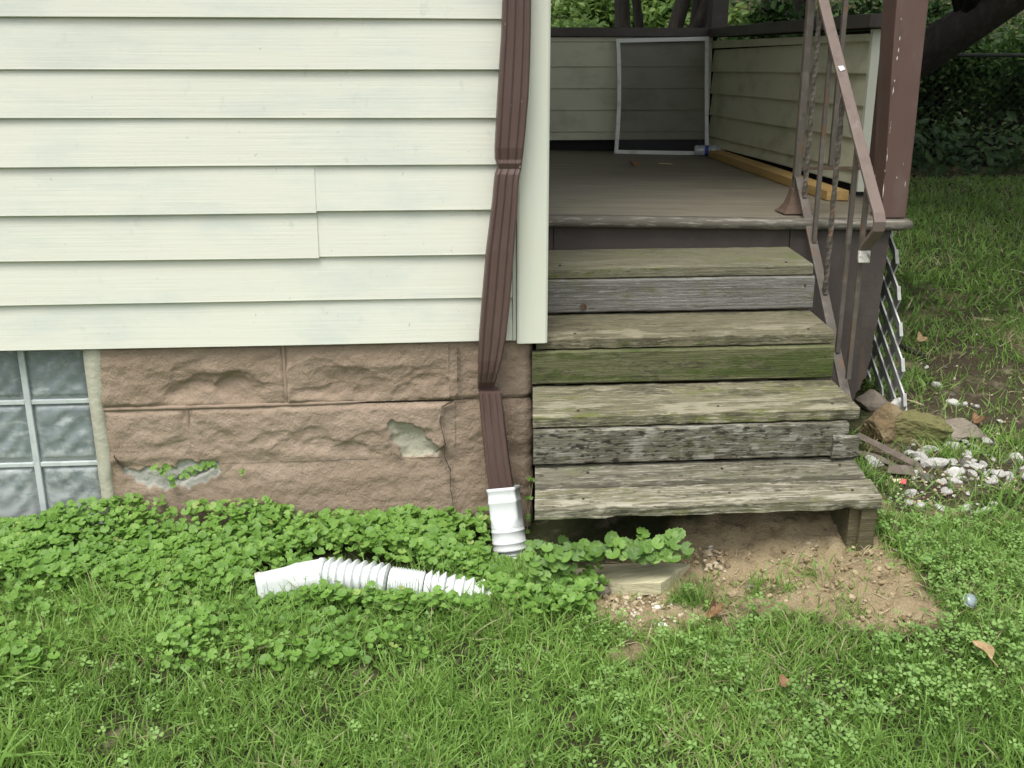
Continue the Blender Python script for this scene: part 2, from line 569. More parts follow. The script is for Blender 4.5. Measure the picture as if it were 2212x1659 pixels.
def wood(name, base, streak, pale, moss, mold, k=(0.7, 0.6, 0.5, 0.6), ps=0.56, ms=0.56, ds=0.6):
    base, streak, pale, moss, mold = [tuple(q * f for q in c) for c, f in ((base, .71), (streak, .68), (pale, .77), (moss, .8), (mold, .9))]
    return mk(name, base, [
        (streak, (2.0, 60, 60), 2.2, 8, 0.44, 0.64, k[0]),
        (tuple(c * .72 for c in streak), (1.2, 7, 7), 2.0, 6, 0.50, 0.72, .55),
        (pale, (5, 62, 62), 2.4, 8, ps, ps + 0.10, k[1]),
        (moss, (3, 6, 6), 1.6, 7, ms, ms + 0.14, k[2]),
        (tuple(c * .6 for c in moss), (40, 40, 40), 1.2, 5, .56, .70, k[2] * .5),
        (mold, (16, 48, 48), 1.8, 8, ds, ds + 0.08, k[3]),
        (tuple(min(.6, c * 1.25) for c in pale), (30, 70, 70), 2.2, 4, .68, .74, .6),
        ('attr', 'moss', tuple(c * .8 for c in moss), .8, (10, 24, 24)),
        ('attr', 'mould_and_shade', (0.05, 0.046, 0.032), .70, (16, 60, 60)),  # mould, plus the painted gap shade of the rear bottom board
        ('attr', 'worn', tuple(min(.55, c * 1.0) for c in pale), .62, (9, 85, 85))],
        rough=0.9, bump=[((2.2, 70, 70), 2.4, 8, 0.004), ((30, 60, 60), 3, 5, 0.0022)], spec=0.2)


W_T1 = wood('tread_wood_grey_green', (0.235, 0.222, 0.150), (0.175, 0.165, 0.115), (0.34, 0.335, 0.255), (0.185, 0.215, 0.075), (0.11, 0.10, 0.07), k=(.7, .5, .6, .4), ms=.55)
W_R1 = wood('riser_wood_silver', (0.27, 0.262, 0.235), (0.17, 0.162, 0.135), (0.40, 0.40, 0.39), (0.205, 0.215, 0.125), (0.12, 0.11, 0.08), k=(.8, .6, .4, .4), ms=.6)
W_T2 = wood('tread_wood_tan', (0.225, 0.205, 0.135), (0.15, 0.135, 0.085), (0.42, 0.39, 0.28), (0.155, 0.175, 0.06), (0.07, 0.062, 0.042), k=(.75, .6, .5, .6))
W_R2 = wood('riser_wood_moss', (0.175, 0.180, 0.092), (0.118, 0.128, 0.056), (0.27, 0.27, 0.17), (0.085, 0.118, 0.030), (0.055, 0.055, 0.03), k=(.7, .5, .8, .5), ms=.48)
W_T3 = wood('tread_wood_lichen', (0.255, 0.238, 0.155), (0.16, 0.15, 0.095), (0.46, 0.43, 0.32), (0.20, 0.225, 0.065), (0.055, 0.05, 0.035), k=(.8, .75, .5, .7), ps=.52)
W_R3 = wood('riser_wood_mottled', (0.225, 0.212, 0.16), (0.145, 0.135, 0.10), (0.44, 0.43, 0.37), (0.15, 0.155, 0.07), (0.030, 0.028, 0.022), k=(.7, .8, .4, .95), ps=.53, ds=.52)
W_T4 = wood('tread_wood_bleached', (0.30, 0.28, 0.20), (0.165, 0.152, 0.105), (0.52, 0.49, 0.39), (0.19, 0.205, 0.085), (0.045, 0.04, 0.03), k=(.8, .8, .45, .75), ps=.5, ds=.58)
W_T4B = wood('tread_wood_bleached_rear', (0.235, 0.222, 0.165), (0.12, 0.112, 0.08), (0.43, 0.41, 0.33), (0.16, 0.175, 0.08), (0.04, 0.036, 0.027), k=(.85, .75, .5, .75), ps=.53, ds=.56)
W_LEG = wood('leg_wood', (0.165, 0.145, 0.085), (0.11, 0.095, 0.055), (0.26, 0.23, 0.15), (0.14, 0.15, 0.06), (0.05, 0.045, 0.03))
W_PLANK = mk("plank_wood", (0.50, 0.465, 0.31), [((0.34, 0.31, 0.20), (2, 50, 50), 2.2, 8, .45, .65, .7), ((0.55, 0.52, 0.38), (3, 40, 40), 2.4, 6, .52, .66, .6), ((0.20, 0.17, 0.10), (8, 30, 30), 2, 6, .64, .74, .7), ((0.30, 0.32, 0.15), (3, 6, 6), 2, 5, .56, .72, .4)], rough=.9, bump=[((2, 60, 60), 2.4, 8, .004)], spec=.2)

# ------------------------------------------------------------------ ground
DIRT_UV = [(1470, 1100), (1600, 1090), (1860, 1110), (1890, 1185), (1960, 1240), (2010, 1330), (1985, 1370), (1890, 1372), (1790, 1300), (1690, 1320), (1600, 1310),
           (1560, 1345), (1480, 1325), (1430, 1385), (1330, 1395), (1280, 1330), (1270, 1280), (1180, 1230), (1490, 1215), (1440, 1170)]
DIRT_R = [(1885, 880), (1990, 800), (1950, 700), (2080, 660), (2240, 780), (2260, 1040), (2120, 1090), (1960, 1110), (1890, 1060)]


def dirtmask(x, y, z=None):
    z = gz(x, y) if z is None else z
    u, v = proj(np.stack([x, y, z], -1))
    d1 = polydist(u, v, DIRT_UV) + (fbm(x * 9, y * 9, 4, 4) - .5) * 170
    d2 = polydist(u, v, DIRT_R) + (fbm(x * 7, y * 7, 5, 3) - .5) * 160 - 8
    front = (np.asarray(y) > -2.6)
    return np.where(front, np.maximum(sst(-40, 40, d1), sst(-40, 30, d2) * 0.80), 0)


def axis(parts):
    a = []
    for s, e, st in parts:
        a += list(np.arange(s, e, st))
    return np.array(a + [parts[-1][1]])


gx = axis([(-60, -8, 4), (-8, -2.5, .4), (-2.5, -1.5, .08), (-1.5, 2.6, .018), (2.6, 4, .08), (4, 12, .4), (12, 60, 4)])
gy = axis([(-40, -6, 3), (-6, -2.2, .3), (-2.2, -1.4, .06), (-1.4, 0.1, .018), (.1, 1.6, .035), (1.6, 4, .15), (4, 24, .5), (24, 80, 5)])
XX, YY = np.meshgrid(gx, gy, indexing='ij')
ZZ = gz(XX, YY)
DM = dirtmask(XX, YY, ZZ)
clod = (fbm(XX * 22, YY * 22, 6, 4) - .5) * 0.036 + np.maximum(vn(XX * 34, YY * 34, 9) - .66, 0) * .06
near = (np.abs(XX - .5) < 2.2) & (YY < 1.7) & (YY > -1.5)
ZZ = ZZ + np.where(near, DM * clod, 0)
inside = (XX < .25) & (YY > .06) & (XX > -5)
ZZ = np.where(inside, ZZ - .25, ZZ)
M_GROUND = mk('soil', (0.040, 0.046, 0.020), [
    ((0.060, 0.066, 0.030), ISO, 6, 6, 0.45, 0.7, 0.7),
    ('attr', 'dirt', (0.315, 0.250, 0.150), 1.0),
    ('attr', 'damp', (0.046, 0.038, 0.027), 0.9),
    ((0.44, 0.375, 0.255), ISO, 11, 8, 0.52, 0.70, 0.35),
    ((0.085, 0.062, 0.038), ISO, 17, 7, 0.54, 0.68, 0.55),
    ((0.055, 0.042, 0.028), ISO, 60, 4, 0.62, 0.70, 0.6)], rough=0.97, bump=[(ISO, 45, 8, 0.016), (ISO, 240, 3, 0.003)], spec=0.1)
P = np.stack([XX, YY, ZZ], -1)
gmb = MB()
gmb.grid(P)
uu, vv_ = proj(P.reshape(-1, 3))
damp = np.where((P.reshape(-1, 3)[:, 1] > -2.5), sst(-20, 20, polydist(uu, vv_, DIRT_R)), 0)
tag(gmb.build('ground', M_GROUND, smooth=True, attrs={'dirt': DM.reshape(-1), 'damp': damp}, origin=(0, 0, 0)), kind='structure')

# ------------------------------------------------------------------ house
XW0 = -4.6
house = thing('house', (-2.0, 0.5, -0.06), 'cream vinyl sided house corner standing on a brown painted stone block foundation', 'house')
BUTT = [0.552, 0.679, 0.8045, 0.9305, 1.054, 1.1805, 1.305, 1.4325] + [1.4325 + .126 * k for k in range(1, 12)]


def siding(z0, h, x0, x1, y=0.0, seed=0, dz=0.0, proud=0.0, tilt=0.0):
    n = max(2, int(abs(x1 - x0) / .12) + 1)
    secs = []
    for i in range(n):
        x = x0 + (x1 - x0) * i / (n - 1)
        wv = 0.0016 * math.sin(x * 2.1 + seed * 1.7) + 0.0012 * math.sin(x * 5.3 + seed)
        wz = 0.0012 * math.sin(x * 1.7 + seed * 2.1) + dz + tilt * x
        zb, zt = z0 + wz, z0 + h + .008
        yb = y - .017 - proud + wv
        xt = x
        secs.append([(x, yb + .011, zb + .0005), (x, yb + .0012, zb), (x, yb, zb + .0015), (x, yb + .0005, zb + .006), (xt, y - .006 - proud + wv * .4, zt), (xt, y + .002, zt)])
    return MB().loft(secs)


for i, z0 in enumerate(BUTT):
    h = (BUTT[i + 1] - z0) if i + 1 < len(BUTT) else .126
    if i in (2, 3):
        xj = float(atY(682, 430, -.015)[0]) if i == 3 else float(atY(686.5, 510, -.015)[0])
        siding(z0, h, XW0, xj, seed=i, dz=-.003, proud=.0025, tilt=-.001).build('siding_board', M_VINYL, house)
        siding(z0, h, xj - .02, .231, seed=i + 40, tilt=-.001).build('siding_board', M_VINYL, house)
    else:
        siding(z0, h, XW0, .231, seed=i, tilt=-.0015).build('siding_board', M_VINYL, house)
# corner trim: L-shaped hollow moulding
prof = [(.243, -.010), (.243, -.028), (.249, -.0315), (.325, -.0315), (.3315, -.027), (.333, .06), (.322, .06), (.321, -.012)]
MB().loft([[(x, y, z) for x, y in prof] for z in (.546, 1.0, 1.6, 2.2, 2.92)]).build('corner_trim', M_TRIM, house, bevel=.0015)
MB().box(.2325, .2415, -.014, .0, .552, 2.92).build('trim_channel', M_TRIM, house)
# walls behind the siding
MB().box(XW0, .296, .0, .16, .56, 2.95).build('wall', M_DARK, house)
MB().box(.14, .296, .162, 6.0, .56, 2.95).build('wall', M_DARK, house)
for i, z0 in enumerate(BUTT):        # return wall facing the porch
    n = 24
    secs = []
    for k in range(n):
        yy = .062 + (6.0 - .062) * k / (n - 1)
        secs.append([(.299, yy, z0), (.316, yy, z0), (.317, yy, z0 + .004), (.304, yy, z0 + .134), (.299, yy, z0 + .134)])
    MB().loft(secs).build('siding_board', M_VINYL_OLD, house)
MB().box(XW0, .296, .05, .16, -.4, .559).build('foundation_core', M_STONE, house)
MB().box(.15, .285, .162, 6.0, -.4, .559).build('foundation_core', M_STONE, house)
MB().hexa([(XW0 - .2, -.32, 2.92), (.42, -.32, 2.92), (.42, 6.2, 2.92), (XW0 - .2, 6.2, 2.92), (XW0 - .2, -.32, 3.06), (.42, -.32, 3.06), (.42, 6.2, 4.6), (XW0 - .2, 6.2, 4.6)]).build('roof', M_ROOF, house)
MB().box(XW0 - .2, .42, -.42, -.325, 2.90, 3.0).build('gutter', M_BROWN, house, bevel=.01)

CHIP = [(838, 915), (846, 907), (856, 912), (880, 915), (905, 925), (925, 945), (940, 965), (957, 976), (945, 986), (920, 988), (890, 990), (868, 988), (862, 970), (850, 955), (840, 935)]
GREY = [(262, 1006), (285, 1012), (300, 1018), (330, 1010), (360, 1012), (400, 1000), (440, 996), (472, 1000), (468, 1012), (480, 1020), (455, 1042), (410, 1055), (350, 1060), (300, 1050), (285, 1035), (265, 1030)]
HOLE = [(375, 1040), (392, 1028), (425, 1022), (452, 1014), (462, 1004), (452, 1022), (430, 1034), (405, 1042), (398, 1050)]


def uvw(poly, Y):
    return [(atY(u, v, Y)[0], atY(u, v, Y)[2]) for u, v in poly]


CHIP_W, GREY_W, HOLE_W = uvw(CHIP, .0), uvw(GREY, .0), uvw(HOLE, .0)
PALE_W = uvw([(640, 880), (830, 880), (960, 860), (1010, 900), (1000, 990), (930, 1005), (800, 1000), (600, 1060), (420, 1060), (320, 1090), (262, 1100), (262, 880), (420, 890)], 0)


def stone_block(x0, x1, z0, z1, seed, rock=1.0, corner=False, jl=1, jr=1, jb=1, jt=1, marg=.012):
    st = .0042
    W = x1 - x0
    wrap = .12 if corner else 0
    ns = int((W + wrap) / st) + 1
    nz_ = int((z1 - z0) / st) + 1
    S, Z = np.meshgrid(np.linspace(0, W + wrap, ns), np.linspace(z0, z1, nz_), indexing='ij')
    X = x0 + S
    r = np.random.default_rng(seed)
    d = np.full(S.shape, 9.0)
    if jl: d = np.minimum(d, S / jl)
    if jr and not corner: d = np.minimum(d, (W - S) / jr)
    if jb: d = np.minimum(d, (Z - z0) / jb)
    if jt: d = np.minimum(d, (z1 - Z) / jt)
    d = d + (vn(X * 40, Z * 40, seed) - .5) * .006
    edge = sst(0, marg, d + .25 * marg * (vn(X * 14, Z * 14, 19) > .5) * 0)
    h = (.5 + .5 * edge) * (.010 + .012 * fbm(X * 6, Z * 9, 6, 3) * (.25 + .75 * rock))
    n = int(7 * W / .4 * rock + 1)
    Xw, Zw = X + (fbm(X * 16, Z * 16, 23, 3) - .5) * .05, Z + (fbm(X * 13, Z * 20, 24, 3) - .5) * .045
    for k in range(n):         # scooped chisel marks with a crisp upper rim
        cx = x0 + W * r.random()
        cz = z0 + (z1 - z0) * (.02 + .42 * r.random())
        rx, rz = .045 + .075 * r.random(), .030 + .040 * r.random()
        q = ((Xw - cx) / rx) ** 2 + ((Zw - cz) / rz) ** 2
        h = h - .0085 * rock * np.sqrt(np.clip(1 - q, 0, 1)) * edge * (.5 + .5 * r.random()) * sst(-1.0, .3, (Zw - cz) / rz)
    h = h + (fbm(X * 22, Z * 30, 9, 4) - .5) * .008 + (fbm(X * 5, Z * 14, 13, 3) - .5) * .008
    # wear
    cdist = polydist(X, Z, CHIP_W) + (vn(X * 70, Z * 70, 3) - .5) * .014
    gdist = polydist(X, Z, GREY_W) + (vn(X * 60, Z * 60, 4) - .5) * .02
    hdist = polydist(X, Z, HOLE_W) + (vn(X * 90, Z * 90, 5) - .5) * .01
    chip, grey, hole = sst(-.001, .003, cdist), sst(-.002, .006, gdist), sst(0, .006, hdist)
    h = h - chip * (.010 + .006 * sst(0, .03, cdist)) - grey * .008 - hole * .022
    pale = sst(-.05, .06, polydist(X, Z, PALE_W)) * (.4 + .6 * fbm(X * 8, Z * 12, 21, 3))
    Yb = .014
    PX, PY = X.copy(), Yb - h
    if corner:
        rad = .022
        a = np.clip((S - (W - rad)) / (rad * math.pi / 2), 0, 1) * math.pi / 2
        over = np.clip(S - (W - rad) - rad * math.pi / 2, 0, None)
        bx = x0 + np.minimum(S, W - rad) + rad * np.sin(a)
        by = Yb + rad * (1 - np.cos(a)) + over
        PX, PY = bx + h * np.sin(a), by - h * np.cos(a)
    return MB().grid(np.stack([PX, PY, Z], -1)), {'chip': chip.reshape(-1), 'grey': grey.reshape(-1), 'pale': pale.reshape(-1)}


def blk(*a, **k):
    mb, at = stone_block(*a, **k)
    mb.build('foundation_block', M_STONE, house, smooth=True, attrs=at)


blk(-.962, -.4305, .370, .552, 1)
blk(-.4303, .045, .370, .552, 2, jr=0)
blk(.045, .283, .370, .552, 3, rock=.25, corner=True, jl=0)
blk(-.955, -.7185, .187, .362, 4, rock=.6, jr=2.0, jb=1.6, marg=.018)
blk(-.7183, .060, .188, .364, 5, rock=.8, jl=1.8, jr=0, jt=1.0, jb=2.6, marg=.018)
blk(.060, .285, .188, .368, 6, rock=.25, corner=True, jl=0, jt=2.2, jb=2.6, marg=.02)
blk(-.955, -.40, -.2, .1875, 7, rock=.15, jr=0, jt=1.5, marg=.03)
blk(-.40, .070, -.2, .1875, 8, rock=.12, jl=0, jr=0, jt=2.4, marg=.03)
blk(.070, .286, -.2, .1875, 9, rock=.2, corner=True, jl=0, jt=1.8, marg=.03)
for k in range(5):               # the wall goes on beyond the window, outside the photograph
    blk(-2.2 - .46 * k, -2.21 - .46 * (k - 1), .370, .552, 20 + k, rock=.7)
    blk(-2.2 - .46 * k, -2.21 - .46 * (k - 1), .18, .362, 30 + k, rock=.7)
    blk(-2.2 - .46 * k, -2.21 - .46 * (k - 1), -.2, .172, 40 + k, rock=.4)


def bead(pts, r0):
    n = 24
    path, rad = [], []
    for i in range(n + 1):
        t = i / n * (len(pts) - 1)
        k = min(int(t), len(pts) - 2)
        p = Vector(pts[k]).lerp(Vector(pts[k + 1]), t - k)
        path.append(p + Vector((0, mnoise.noise(p * 30) * .0012, mnoise.noise(p * 25 + Vector((5, 5, 5))) * .0012)))
        rad.append(r0 * (1 + .25 * mnoise.noise(p * 18)) * min(1, (n - i + .6) / 4))
    return MB().tube(path, rad, 8)


bead([(-.965, .008, .3655), (-.6, .004, .367), (-.20, .008, .369)], .0062).build('mortar_joint', M_MORTAR, house, smooth=True)
bead([(-.430, .006, .555), (-.430, .004, .375)], .0060).build('mortar_joint', M_MORTAR, house, smooth=True)
bead([(-.718, .008, .362), (-.719, .009, .300)], .0056).build('mortar_joint', M_MORTAR, house, smooth=True)


def crack(uv, wd, Yp=-.0145):  # dark ribbon laid where the split would be in shadow
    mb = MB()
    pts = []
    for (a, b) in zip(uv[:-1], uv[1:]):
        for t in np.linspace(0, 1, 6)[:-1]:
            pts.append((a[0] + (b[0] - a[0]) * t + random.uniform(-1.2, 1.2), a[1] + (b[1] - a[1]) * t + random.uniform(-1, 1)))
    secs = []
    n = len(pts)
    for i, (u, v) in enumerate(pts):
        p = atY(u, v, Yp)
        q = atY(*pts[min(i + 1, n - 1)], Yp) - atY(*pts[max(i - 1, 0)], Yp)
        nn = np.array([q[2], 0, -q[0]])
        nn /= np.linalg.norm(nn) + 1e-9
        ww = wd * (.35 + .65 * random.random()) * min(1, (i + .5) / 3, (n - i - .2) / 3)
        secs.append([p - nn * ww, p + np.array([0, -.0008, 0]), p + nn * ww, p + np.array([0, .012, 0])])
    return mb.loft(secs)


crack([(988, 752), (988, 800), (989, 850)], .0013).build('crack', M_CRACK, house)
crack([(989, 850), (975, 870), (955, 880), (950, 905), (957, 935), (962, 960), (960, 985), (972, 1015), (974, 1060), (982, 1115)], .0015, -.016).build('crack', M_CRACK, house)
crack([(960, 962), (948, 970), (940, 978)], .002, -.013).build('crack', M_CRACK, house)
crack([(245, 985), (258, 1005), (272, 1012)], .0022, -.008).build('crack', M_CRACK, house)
# loose flake of render by the chip
p = [atY(u, v, -.016) for u, v in [(847, 957), (858, 965), (866, 978), (864, 986), (852, 980), (846, 970)]]
MB().prism([q for q in p], (0, .006, 0)).build('render_flake', M_MORTAR, house, bevel=.001)

# cement strip between the window and the stone
zs = np.linspace(-.2, .552, 50)
secs = []
for z in zs:
    xl = -.991
    xr = -.940 - .012 * sst(.5, .3, z) + .007 * (vn(z * 30, 1.5, 2) - .5) + .008 * (vn(z * 9, 2.5, 2) - .5)
    yb = .006 * (vn(z * 20, 4.5, 2) - .5)
    secs.append([(xl, .002 + yb, z), (xl + .02, -.003 + yb, z), (xr - .006, -.001 + yb, z), (xr, .008, z), (xr, .06, z), (xl, .06, z)])
MB().loft(secs).build('window_jamb', M_JAMB, house, smooth=True)

# glass block window
win = MB().box(-1.62, -.992, .1, .12, -.2, .553).build('glass_block_window', M_DARK, house)
cols = [(-1.1655, -.9935), (-1.3715, -1.1845), (-1.578, -1.3905)]
rows = [(.390, .551), (.196, .376), (.004, .182), (-.19, -.010)]
for (xa, xb) in cols:
    for (za, zb) in rows:
        n = 34
        S, T = np.meshgrid(np.linspace(0, 1, n), np.linspace(0, 1, n), indexing='ij')
        ed = np.minimum(np.minimum(S, 1 - S), np.minimum(T, 1 - T))
        X, Z = xa + (xb - xa) * S, za + (zb - za) * T
        Y = .045 - .010 * sst(0, .10, ed) + .0020 * np.sin(Z * 95 - X * 30 + 2.2 * np.sin(X * 38)) * sst(.05, .2, ed)
        dust = .15 + .55 * sst(.30, .0, Z) + .5 * sst(.30, .0, T) * (Z < .40)
        mb = MB().grid(np.stack([X, Y, Z], -1))
        mb.add([(xa, .045, za), (xb, .045, za), (xb, .045, zb), (xa, .045, zb), (xa, .095, za), (xb, .095, za), (xb, .095, zb), (xa, .095, zb)],
               [(0, 1, 5, 4), (1, 2, 6, 5), (2, 3, 7, 6), (3, 0, 4, 7), (4, 5, 6, 7)])
        mb.build('glass_block', M_GLASS, win, smooth=True, attrs={'dust': np.concatenate([dust.reshape(-1), np.zeros(8)])})
for xm in (-1.175, -1.381):
    MB().box(xm - .009, xm + .009, .033, .098, -.2, .552).build('glass_joint', M_GJOINT, win, bevel=.002)
for zm in (.383, .189, -.003):
    for (xa, xb) in cols:
        MB().box(xa, xb, .0345, .098, zm - .0068, zm + .0068).build('glass_joint', M_GJOINT, win, bevel=.002)
MB().box(-1.75, -1.585, .0, .06, -.2, .552).build('window_jamb', M_JAMB, house)

# ------------------------------------------------------------------ porch
porch = thing('porch', (1.0, .45, 0.0), 'covered side porch with dark worn floor and siding clad half walls', 'porch')


def dz(x, y=0):
    return .849 - .0238 * (x - .3)


xs = np.linspace(.318, 1, 3)
DK = [(.318, .47), (1.625, .47), (1.76, 1.1), (1.76, 3.42), (.318, 3.42)]
MB().loft([[(x, y, dz(x) - .03) for x, y in DK], [(x, y, dz(x) - .002) for x, y in DK]]).build('deck', M_DECK, porch)
n = 60
secs = []
for i in range(n):
    x = .318 + (1.618 - .318) * i / (n - 1)
    a = .006 * (vn(x * 14, .5, 7) - .5) + .003 * (vn(x * 50, .5, 8) - .5)
    b = .006 * (vn(x * 20, 3.5, 9) - .5)
    z = dz(x)
    sh = 1 - .5 * sst(1.585, 1.618, x)
    secs.append([(x, .44 + a, z - .030 * sh + b), (x, .436 + a, z - .018), (x, .44 + a, z - .004), (x, .455, z + .001), (x, .49, z + .0005), (x, .49, z - .033), (x, .446 + a, z - .034 * sh)])
MB().loft(secs).build('deck_nosing', M_NOSE, porch, smooth=True)
# skirt boards under the deck
pA = lambda x0, x1, z0, y=.468: MB().hexa([(x0, y, z0), (x1, y, z0), (x1, y + .018, z0), (x0, y + .018, z0), (x0, y, dz(x0) - .036), (x1, y, dz(x1) - .036), (x1, y + .018, dz(x1) - .036), (x0, y + .018, dz(x0) - .036)])
pA(.318, .405, .2).build('skirt_board', M_SKIRT, porch)
pA(.4075, 1.2065, .2).build('skirt_board', M_SKIRT, porch)
# large side panel with a ragged, rotten lower edge
xs = np.linspace(1.209, 1.56, 46)
top = [(x, dz(x) - .036) for x in xs]
low = []
right = [(atY(u, v, .466)[0], atY(u, v, .466)[2]) for u, v in
         [(1924, 495), (1917, 540), (1908, 590), (1902, 640), (1893, 700), (1885, 740), (1882, 765), (1876, 790), (1872, 812), (1862, 822), (1858, 838), (1850, 848), (1846, 858), (1838, 868)]]
rr = []
for (a, b) in zip(right[:-1], right[1:]):
    for t in np.linspace(0, 1, 5)[:-1]:
        rr.append((a[0] + (b[0] - a[0]) * t + random.uniform(-.004, .003), a[1] + (b[1] - a[1]) * t))
poly = [(1.209, dz(1.209) - .036)] + rr + [(1.45, .14), (1.209, .1)]
MB().prism([(x, .464, z) for x, z in poly], (0, .012, 0)).build('skirt_panel', M_SKIRT, porch)
MB().box(.33, 1.5, .9, .95, -.1, .79).build('pier', M_DARK, porch)
# half walls: core, siding, cap
bwall = MB().box(.318, 1.72, 3.372, 3.46, .9, 1.49).build('half_wall', M_DARK, porch)
MB().box(.318, 1.72, 3.385, 3.45, .79, .898).build('half_wall_base', M_DARK, porch)
for z0 in (.896, .944 - .002, 1.068, 1.192, 1.316):
    top_ = {.896: .945, .942: 1.07, 1.068: 1.194, 1.192: 1.318, 1.316: 1.448}[round(z0, 3)]
    secs = []
    for k in range(14):
        x = .319 + (1.690 - .319) * k / 13
        wv = .0015 * math.sin(x * 5 + z0 * 9)
        secs.append([(x, 3.370, z0), (x, 3.351 + wv, z0), (x, 3.350 + wv, z0 + .004), (x, 3.362 + wv, top_ + .006), (x, 3.370, top_ + .006)])
    MB().loft(secs).build('siding_board', M_VINYL_OLD, bwall)
MB().box(.319, 1.69, 3.352, 3.37, 1.456, 1.481).build('siding_board', M_VINYL_OLD, bwall)
MB().box(.319, 1.78, 3.325, 3.52, 1.484, 1.534).build('cap_rail', M_CAP, porch, bevel=.003)
rwall = MB().hexa([(1.722, 1.135, .9), (1.80, 1.135, .9), (1.80, 3.368, .9), (1.716, 3.368, .9), (1.722, 1.135, 1.45), (1.80, 1.135, 1.45), (1.80, 3.368, 1.45), (1.716, 3.368, 1.45)]).build('half_wall', M_DARK, porch)
MB().box(1.735, 1.80, 1.2, 3.368, .80, .898).build('half_wall_base', M_DARK, porch)
tops = [.862, .916, 1.040, 1.164, 1.288, 1.404]
for k, z0 in enumerate(tops[:-1]):
    secs = []
    for j in range(18):
        y = 1.133 + (3.348 - 1.133) * j / 17
        xb = 1.718 - .010 * (y - 1.13) / 2.2
        wv = .0025 * math.sin(y * 4 + z0 * 13)
        secs.append([(xb, y, z0), (xb - .018 + wv, y, z0), (xb - .019 + wv, y, z0 + .004), (xb - .006 + wv, y, tops[k + 1] + .006), (xb, y, tops[k + 1] + .006)])
    MB().loft(secs).build('siding_board', M_VINYL_OLD, rwall)
MB().hexa([(1.694, 1.133, 1.409), (1.716, 1.133, 1.409), (1.706, 3.348, 1.42), (1.685, 3.348, 1.42), (1.694, 1.133, 1.435), (1.716, 1.133, 1.435), (1.706, 3.348, 1.462), (1.685, 3.348, 1.462)]).build('siding_board', M_VINYL_OLD, rwall)
MB().box(1.700, 1.735, 1.108, 1.132, .838, 1.452).build('end_trim', M_TRIM, rwall, bevel=.001)
MB().hexa([(1.665, 1.06, 1.455), (1.84, 1.09, 1.455), (1.84, 3.323, 1.482), (1.655, 3.323, 1.482), (1.665, 1.06, 1.505), (1.84, 1.09, 1.505), (1.84, 3.323, 1.534), (1.655, 3.323, 1.534)]).build('cap_rail', M_CAP, porch, bevel=.003)


# posts
def taper_post(b, t, name, mat, z0, z1, zref):
    secs = []
    for k in range(24):
        z = z0 + (z1 - z0) * k / 23
        q = (z - z0) / (zref - z0)
        x0, x1, y0, y1 = [b[i] + (t[i] - b[i]) * min(q, 1.2) for i in range(4)]
        j = .0012 * math.sin(z * 13)
        secs.append([(x0 + j, y0, z), (x1 + j, y0 + j, z), (x1 + j, y1, z), (x0 + j, y1, z)])
    return MB().loft(secs).build(name, mat, porch, bevel=.004)


pb, pt = atY(1906, 466, .49), atY(1937, 0, .49)
pb2, pt2 = atY(1958, 466, .49), atY(2007, 0, .49)
taper_post((pb[0], pb2[0], .49, .585), (pt[0], pt2[0], .49, .60), 'porch_post', M_POST, dz(1.57) + .002, 3.0, pt[2])
for (ua, va, ub, vb) in [(1945, 77, 1943, 88), (1942, 103, 1940, 115), (1939, 121, 1937, 131), (1933, 172, 1931.5, 178), (1931, 187, 1928, 206), (1925, 262, 1922, 289), (1918, 318, 1915, 356), (1912, 366, 1911, 372), (1910, 388, 1906.5, 432), (1947, 38, 1946.5, 44), (1952, 350, 1951, 358), (1938, 381, 1937, 386)]:
    a_, b_ = atY(ua, va, .4885), atY(ub, vb, .4885)
    ww = random.uniform(.0012, .0028)
    md = (a_ + b_) / 2
    MB().prism([a_, md + np.array([ww, 0, 0]), b_, md - np.array([ww * .8, 0, 0])], (0, .0012, 0)).build('paint_flake', M_CHIPPED, porch)
MB().box(1.66, 1.755, .80, .94, .80, 3.0).build('inner_post', M_POST, porch, bevel=.004)
c0, c1 = atY(1537, 40, 3.40), atY(1573, 40, 3.40)
MB().box(c0[0], c1[0], 3.40, 3.50, 1.535, 3.0).build('corner_post', M_CAP, porch, bevel=.004)
MB().box(.335, 1.98, .42, 3.7, 3.0, 3.03).build('ceiling', M_CEIL, porch)
MB().hexa([(.43, .36, 3.035), (2.1, .36, 3.035), (2.1, 3.8, 3.035), (.43, 3.8, 3.035), (.43, .36, 3.3), (2.1, .36, 3.12), (2.1, 3.8, 3.12), (.43, 3.8, 3.3)]).build('roof', M_ROOF, porch)

# ------------------------------------------------------------------ wooden steps
steps = thing('wooden_steps', (.75, .0, .03), 'weathered mossy wooden steps with four treads leading up to the porch', 'steps')


